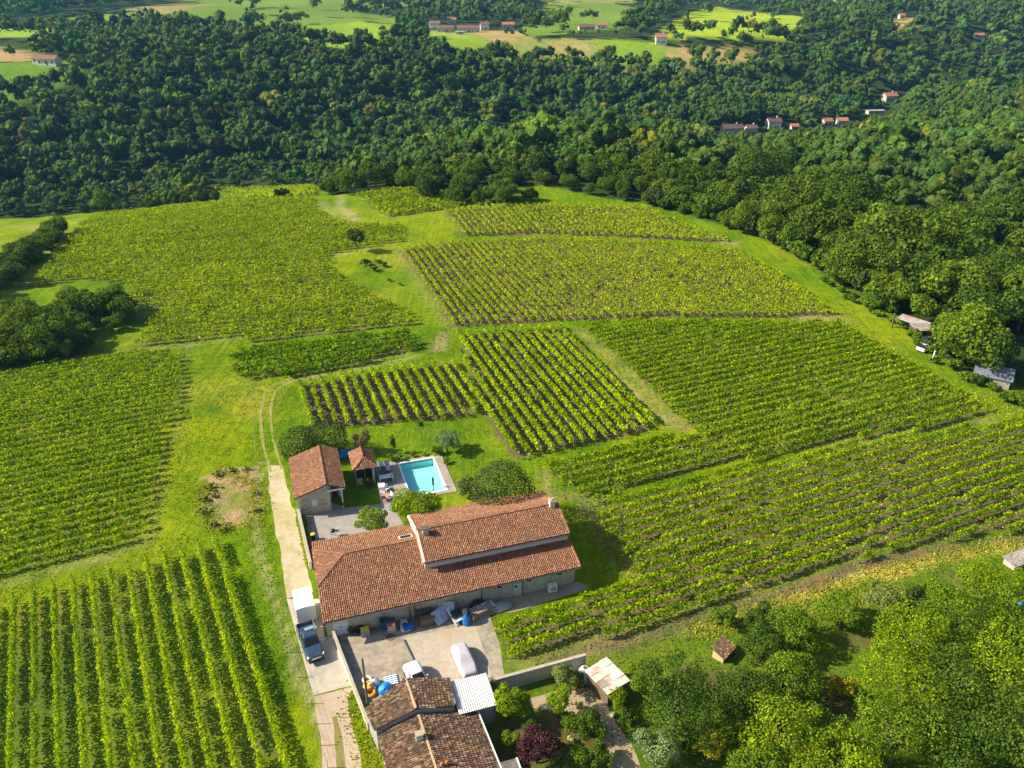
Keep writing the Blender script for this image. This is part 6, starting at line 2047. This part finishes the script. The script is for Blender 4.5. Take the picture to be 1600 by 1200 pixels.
FLOWER = {c: leaf_mat("flower_" + c, *v, 0.25, spread=0.1) for c, v in {"red": ((0.35, 0.01, 0.02), (0.55, 0.02, 0.05), (0.65, 0.08, 0.1)), "cream": ((0.5, 0.48, 0.12), (0.65, 0.62, 0.25), (0.75, 0.73, 0.45)), "white": ((0.6, 0.6, 0.55), (0.7, 0.7, 0.66), (0.8, 0.8, 0.78))}.items()}
for px, py, r, c, lab in ((876, 1168, .45, "red", "red flowering bush beside the plum"), (889, 1137, .35, "red", "crimson flower cluster in the green shrub bed"), (892, 1163, .5, "cream", "cream flowering bush in the garden bed"), (905, 1108, .6, "cream", "pale flowering bush by the path"), (955, 1122, .3, "white", "white flowers at the path's edge"), (988, 1150, .35, "red", "orange-red flowers beside the path")):
    LEAVES[c] = FLOWER[c]
    tree_px("flower_bush", px, py, r, r * 1.8, .1, c, lab, "flower bush", nl=6, leaf=.09)
b = small("blue_sheet", 1567, 1000, "scrap of bright blue sheeting among the garden trees", "sheet", 0)
p = GP(1567, 1012)
b.location = (p[0], p[1], 6.1)
b.scale = (.6, .6, .6)
MB().lathe((0, 0, -.3), [(.3, 0), (.42, .25), (.15, .5)], 7).build("cloth", mat("blue_tarp", (0.01, 0.17, 0.52)), b)

# rough grass and weeds along the fence and the verges
def tufts(name, n, where, m, size, label):
    pts = []
    for pl, hw in where:
        seg = np.hypot(*np.diff(pl, axis=0).T)
        k = rng.choice(len(seg), int(n * seg.sum() / sum(np.hypot(*np.diff(q, axis=0).T).sum() for q, _ in where)), p=seg / seg.sum())
        f = rng.uniform(size=(len(k), 1))
        pts.append(pl[k] + (pl[k + 1] - pl[k]) * f + rng.normal(0, hw, (len(k), 2)))
    P = np.concatenate(pts)
    z = terrain(P[:, 0], P[:, 1])
    s = size * rng.uniform(.5, 1.3, len(P))
    a = rng.uniform(0, 6.28, len(P))
    d = np.stack([np.cos(a), np.sin(a)], 1)
    lean = rng.normal(0, .3, (len(P), 2)) * s[:, None]
    base = np.stack([P[:, 0], P[:, 1], z - .02], 1)
    w_ = s[:, None] * .45
    A = base + np.concatenate([-d * w_, np.zeros((len(P), 1))], 1)
    B = base + np.concatenate([d * w_, np.zeros((len(P), 1))], 1)
    C = base + np.concatenate([lean, s[:, None]], 1)
    me = np_mesh(name, np.stack([A, B, C], 1), 3, m)
    tag(link(name, me), label, "grass", None, "stuff")
ROUGH = leaf_mat("rough_grass", (0.20, 0.28, 0.015), (0.32, 0.37, 0.03), (0.60, 0.52, 0.14), 0.35, spread=0.1)
tufts("grass", 14000, [(PX((1080, 992), (1200, 951), (1275, 923), (1375, 898), (1480, 869), (1600, 846)), .7), (PX((1180, 980), (1240, 962), (1310, 942), (1400, 922)), 1.0), (PX((315, 760), (318, 800), (340, 828), (400, 820), (404, 760), (345, 735)), .8), (PX((470, 800), (485, 880)), .35), (PX((550, 1085), (570, 1160), (590, 1210)), .8), (PX((900, 800), (960, 860), (995, 900)), 1.2), (PX((1320, 505), (1450, 590), (1600, 660)), 1.5)], ROUGH, .24, "rough green and straw-coloured grass along fence and verges")

# wheel ruts of the grass track round the garden block
def rut(pl, off, hw, seed):
    pl = np.asarray(pl)
    tng = np.gradient(pl, axis=0)
    tng /= np.linalg.norm(tng, axis=1, keepdims=True)
    nn = np.stack([-tng[:, 1], tng[:, 0]], 1)
    a, c = pl + nn * (off - hw), pl + nn * (off + hw)
    sheet("wheel_rut", list(a) + list(c[::-1]), MATS["worn_grass2"], 0.014, 1.2, wob=0.16, seed=seed)
mat("worn_grass2", (0.34, 0.29, 0.11), (0.21, 0.22, 0.05), 1.6, 1.0, bump=0.4, c3=(0.16, 0.22, 0.02))
fine = np.concatenate([TRACK_A[i] + (TRACK_A[i + 1] - TRACK_A[i]) * np.linspace(0, 1, 8, endpoint=False)[:, None] for i in range(len(TRACK_A) - 1)])
for _ in range(6):
    fine[1:-1] = (fine[:-2] + fine[2:]) / 2 * .5 + fine[1:-1] * .5
rut(fine, -0.75, .2, 5)
rut(fine, 0.75, .2, 6)

# short grass standing in the mown lanes and lawns
def sward():
    x = rng.uniform(-62, 66, 150000)
    y = 40 + 110 * rng.uniform(size=150000) ** 1.25
    ok = np.ones(len(x), bool)
    for b in BLOCKS.values():
        ok &= ~inside(b["poly"], x, y)
    s_, t_ = (x - FO[0]) * E1[0] + (y - FO[1]) * E1[1], (x - FO[0]) * E2[0] + (y - FO[1]) * E2[1]
    ok &= ~((s_ > -4.2) & (s_ < 19.4) & (t_ > -27) & (t_ < 31.3)) & ~((s_ > 19) & (s_ < 29) & (t_ > -2.4) & (t_ < 12))
    ok &= ~inside(GPN([(412, 720), (446, 720), (490, 925), (552, 1072), (590, 1270), (500, 1270), (486, 1090), (440, 936)]), x, y)
    ok &= ~inside(BARE, x, y) & (fnoise(x, y, 3.0, 91, 3) > 0.42)
    px, py, dep = project(x, y, 0 * x)
    ok &= (px > -60) & (px < 1660) & (py < 1230) & (dep > 5)
    x, y = x[ok][:52000], y[ok][:52000]
    z = terrain(x, y)
    n = len(x)
    s = rng.uniform(.07, .2, n)
    a = rng.uniform(0, 6.28, n)
    d = np.stack([np.cos(a), np.sin(a), 0 * a], 1) * (s * .7)[:, None]
    base = np.stack([x, y, z - .01], 1)
    tip = np.stack([rng.normal(0, .35, n) * s, rng.normal(0, .35, n) * s, s], 1)
    me = np_mesh("grass", np.stack([base - d, base + d, base + tip], 1), 3, SWARD)
    tag(link("grass", me), "short green grass of the mown lanes and lawns", "grass", None, "stuff")
SWARD = leaf_mat("sward", (0.11, 0.22, 0.006), (0.18, 0.30, 0.008), (0.30, 0.36, 0.03), 0.35, spread=0.05)
sward()

# ------------------------------------------------------------------ houses of the valley and the far hamlets
FW = {"white": mat("far_white", (0.70, 0.68, 0.64), None, 1), "pale": mat("far_pale", (0.52, 0.47, 0.41), None, 1), "cream": mat("far_cream", (0.62, 0.54, 0.40), None, 1)}
FR = {"brown": mat("far_brown_tiles", (0.21, 0.125, 0.095), (0.15, 0.09, 0.07), .8), "plum": mat("far_plum_tiles", (0.16, 0.095, 0.085), (0.11, 0.07, 0.065), .8), "red": mat("far_red_tiles", (0.40, 0.17, 0.10), (0.30, 0.13, 0.08), .8), "grey": mat("far_grey_sheet", (0.36, 0.38, 0.41), None, .8)}
def far_house(spec, at_):
    px, py, w, d, h, wc, rc, turn, label = spec
    w, d, h = w * .74, d * .74, h * .8
    R = tag(empty("far_house", (at_[0], at_[1], T(*at_)), math.radians(turn)), label, "house")
    a, b_ = w / 2, d / 2
    rh = d * (.30 if rc != "grey" else .06)
    g = MB()
    g.hexa([(-a, -b_, -1.5), (a, -b_, -1.5), (a, b_, -1.5), (-a, b_, -1.5)], [(-a, -b_, h), (a, -b_, h), (a, b_, h), (-a, b_, h)])
    n = len(g.v)
    g.v += [(-a, -b_, h), (-a, b_, h), (-a, 0, h + rh - .05), (a, -b_, h), (a, b_, h), (a, 0, h + rh - .05)]
    g.f += [(n, n + 2, n + 1), (n + 3, n + 4, n + 5)]
    g.build("wall", FW[wc], R)
    e = .5
    k = rh / b_
    g = MB()
    for sg in (-1, 1):
        p = [(-a - e, sg * (b_ + e), h - k * e), (a + e, sg * (b_ + e), h - k * e), (a + e, 0, h + rh), (-a - e, 0, h + rh)]
        q = [(x, y, z + .25) for x, y, z in p]
        g.hexa(p if sg < 0 else p[::-1], q if sg < 0 else q[::-1])
    roof = g.build("roof", FR[rc], R)
    if h > 4.1:
        MB().box(a * .5 - .5, a * .5 + .5, -.4, .4, h + rh - .4, h + rh + 1.1).build("chimney", FW[wc], roof)
    lv = (1.0,) if h < 5.4 else (0.9, 3.4)
    cnt = max(2, int(w / 3.6))
    for z0 in lv:
        for i in range(cnt):
            x = -a + (i + .5) * w / cnt
            wd = MB().box(x - .5, x + .5, -b_ - .05, -b_ + .03, z0, z0 + 1.3).build("window", GLASSD, R)
    MB().box(a * .1 - .55, a * .1 + .55, -b_ - .07, -b_ - .052, 0, 2.1).build("door", mat("far_door", (0.16, 0.11, 0.08)), R)
for spec, at_ in zip(FAR_HOUSES, HOUSE_AT):
    far_house(spec, at_)

# the air of the valley: far slopes fade a little to blue
def haze():
    g = MB().box(-3100, 3100, -300, 5800, -60, 170)
    o = g.build("haze", bpy.data.materials.new("haze"), None)
    m = o.data.materials[0]
    m.use_nodes = True
    nt = m.node_tree
    nt.nodes.remove(nt.nodes["Principled BSDF"])
    v = nt.nodes.new("ShaderNodeVolumePrincipled")
    v.inputs["Color"].default_value = (0.14, 0.48, 1.0, 1)
    v.inputs["Density"].default_value = HAZE
    v.inputs["Anisotropy"].default_value = 0.2
    nt.links.new(v.outputs[0], nt.nodes["Material Output"].inputs["Volume"])
    tag(o, "thin pale blue haze over the valley", "haze", None, "stuff")
HAZE = 0.00009
haze()
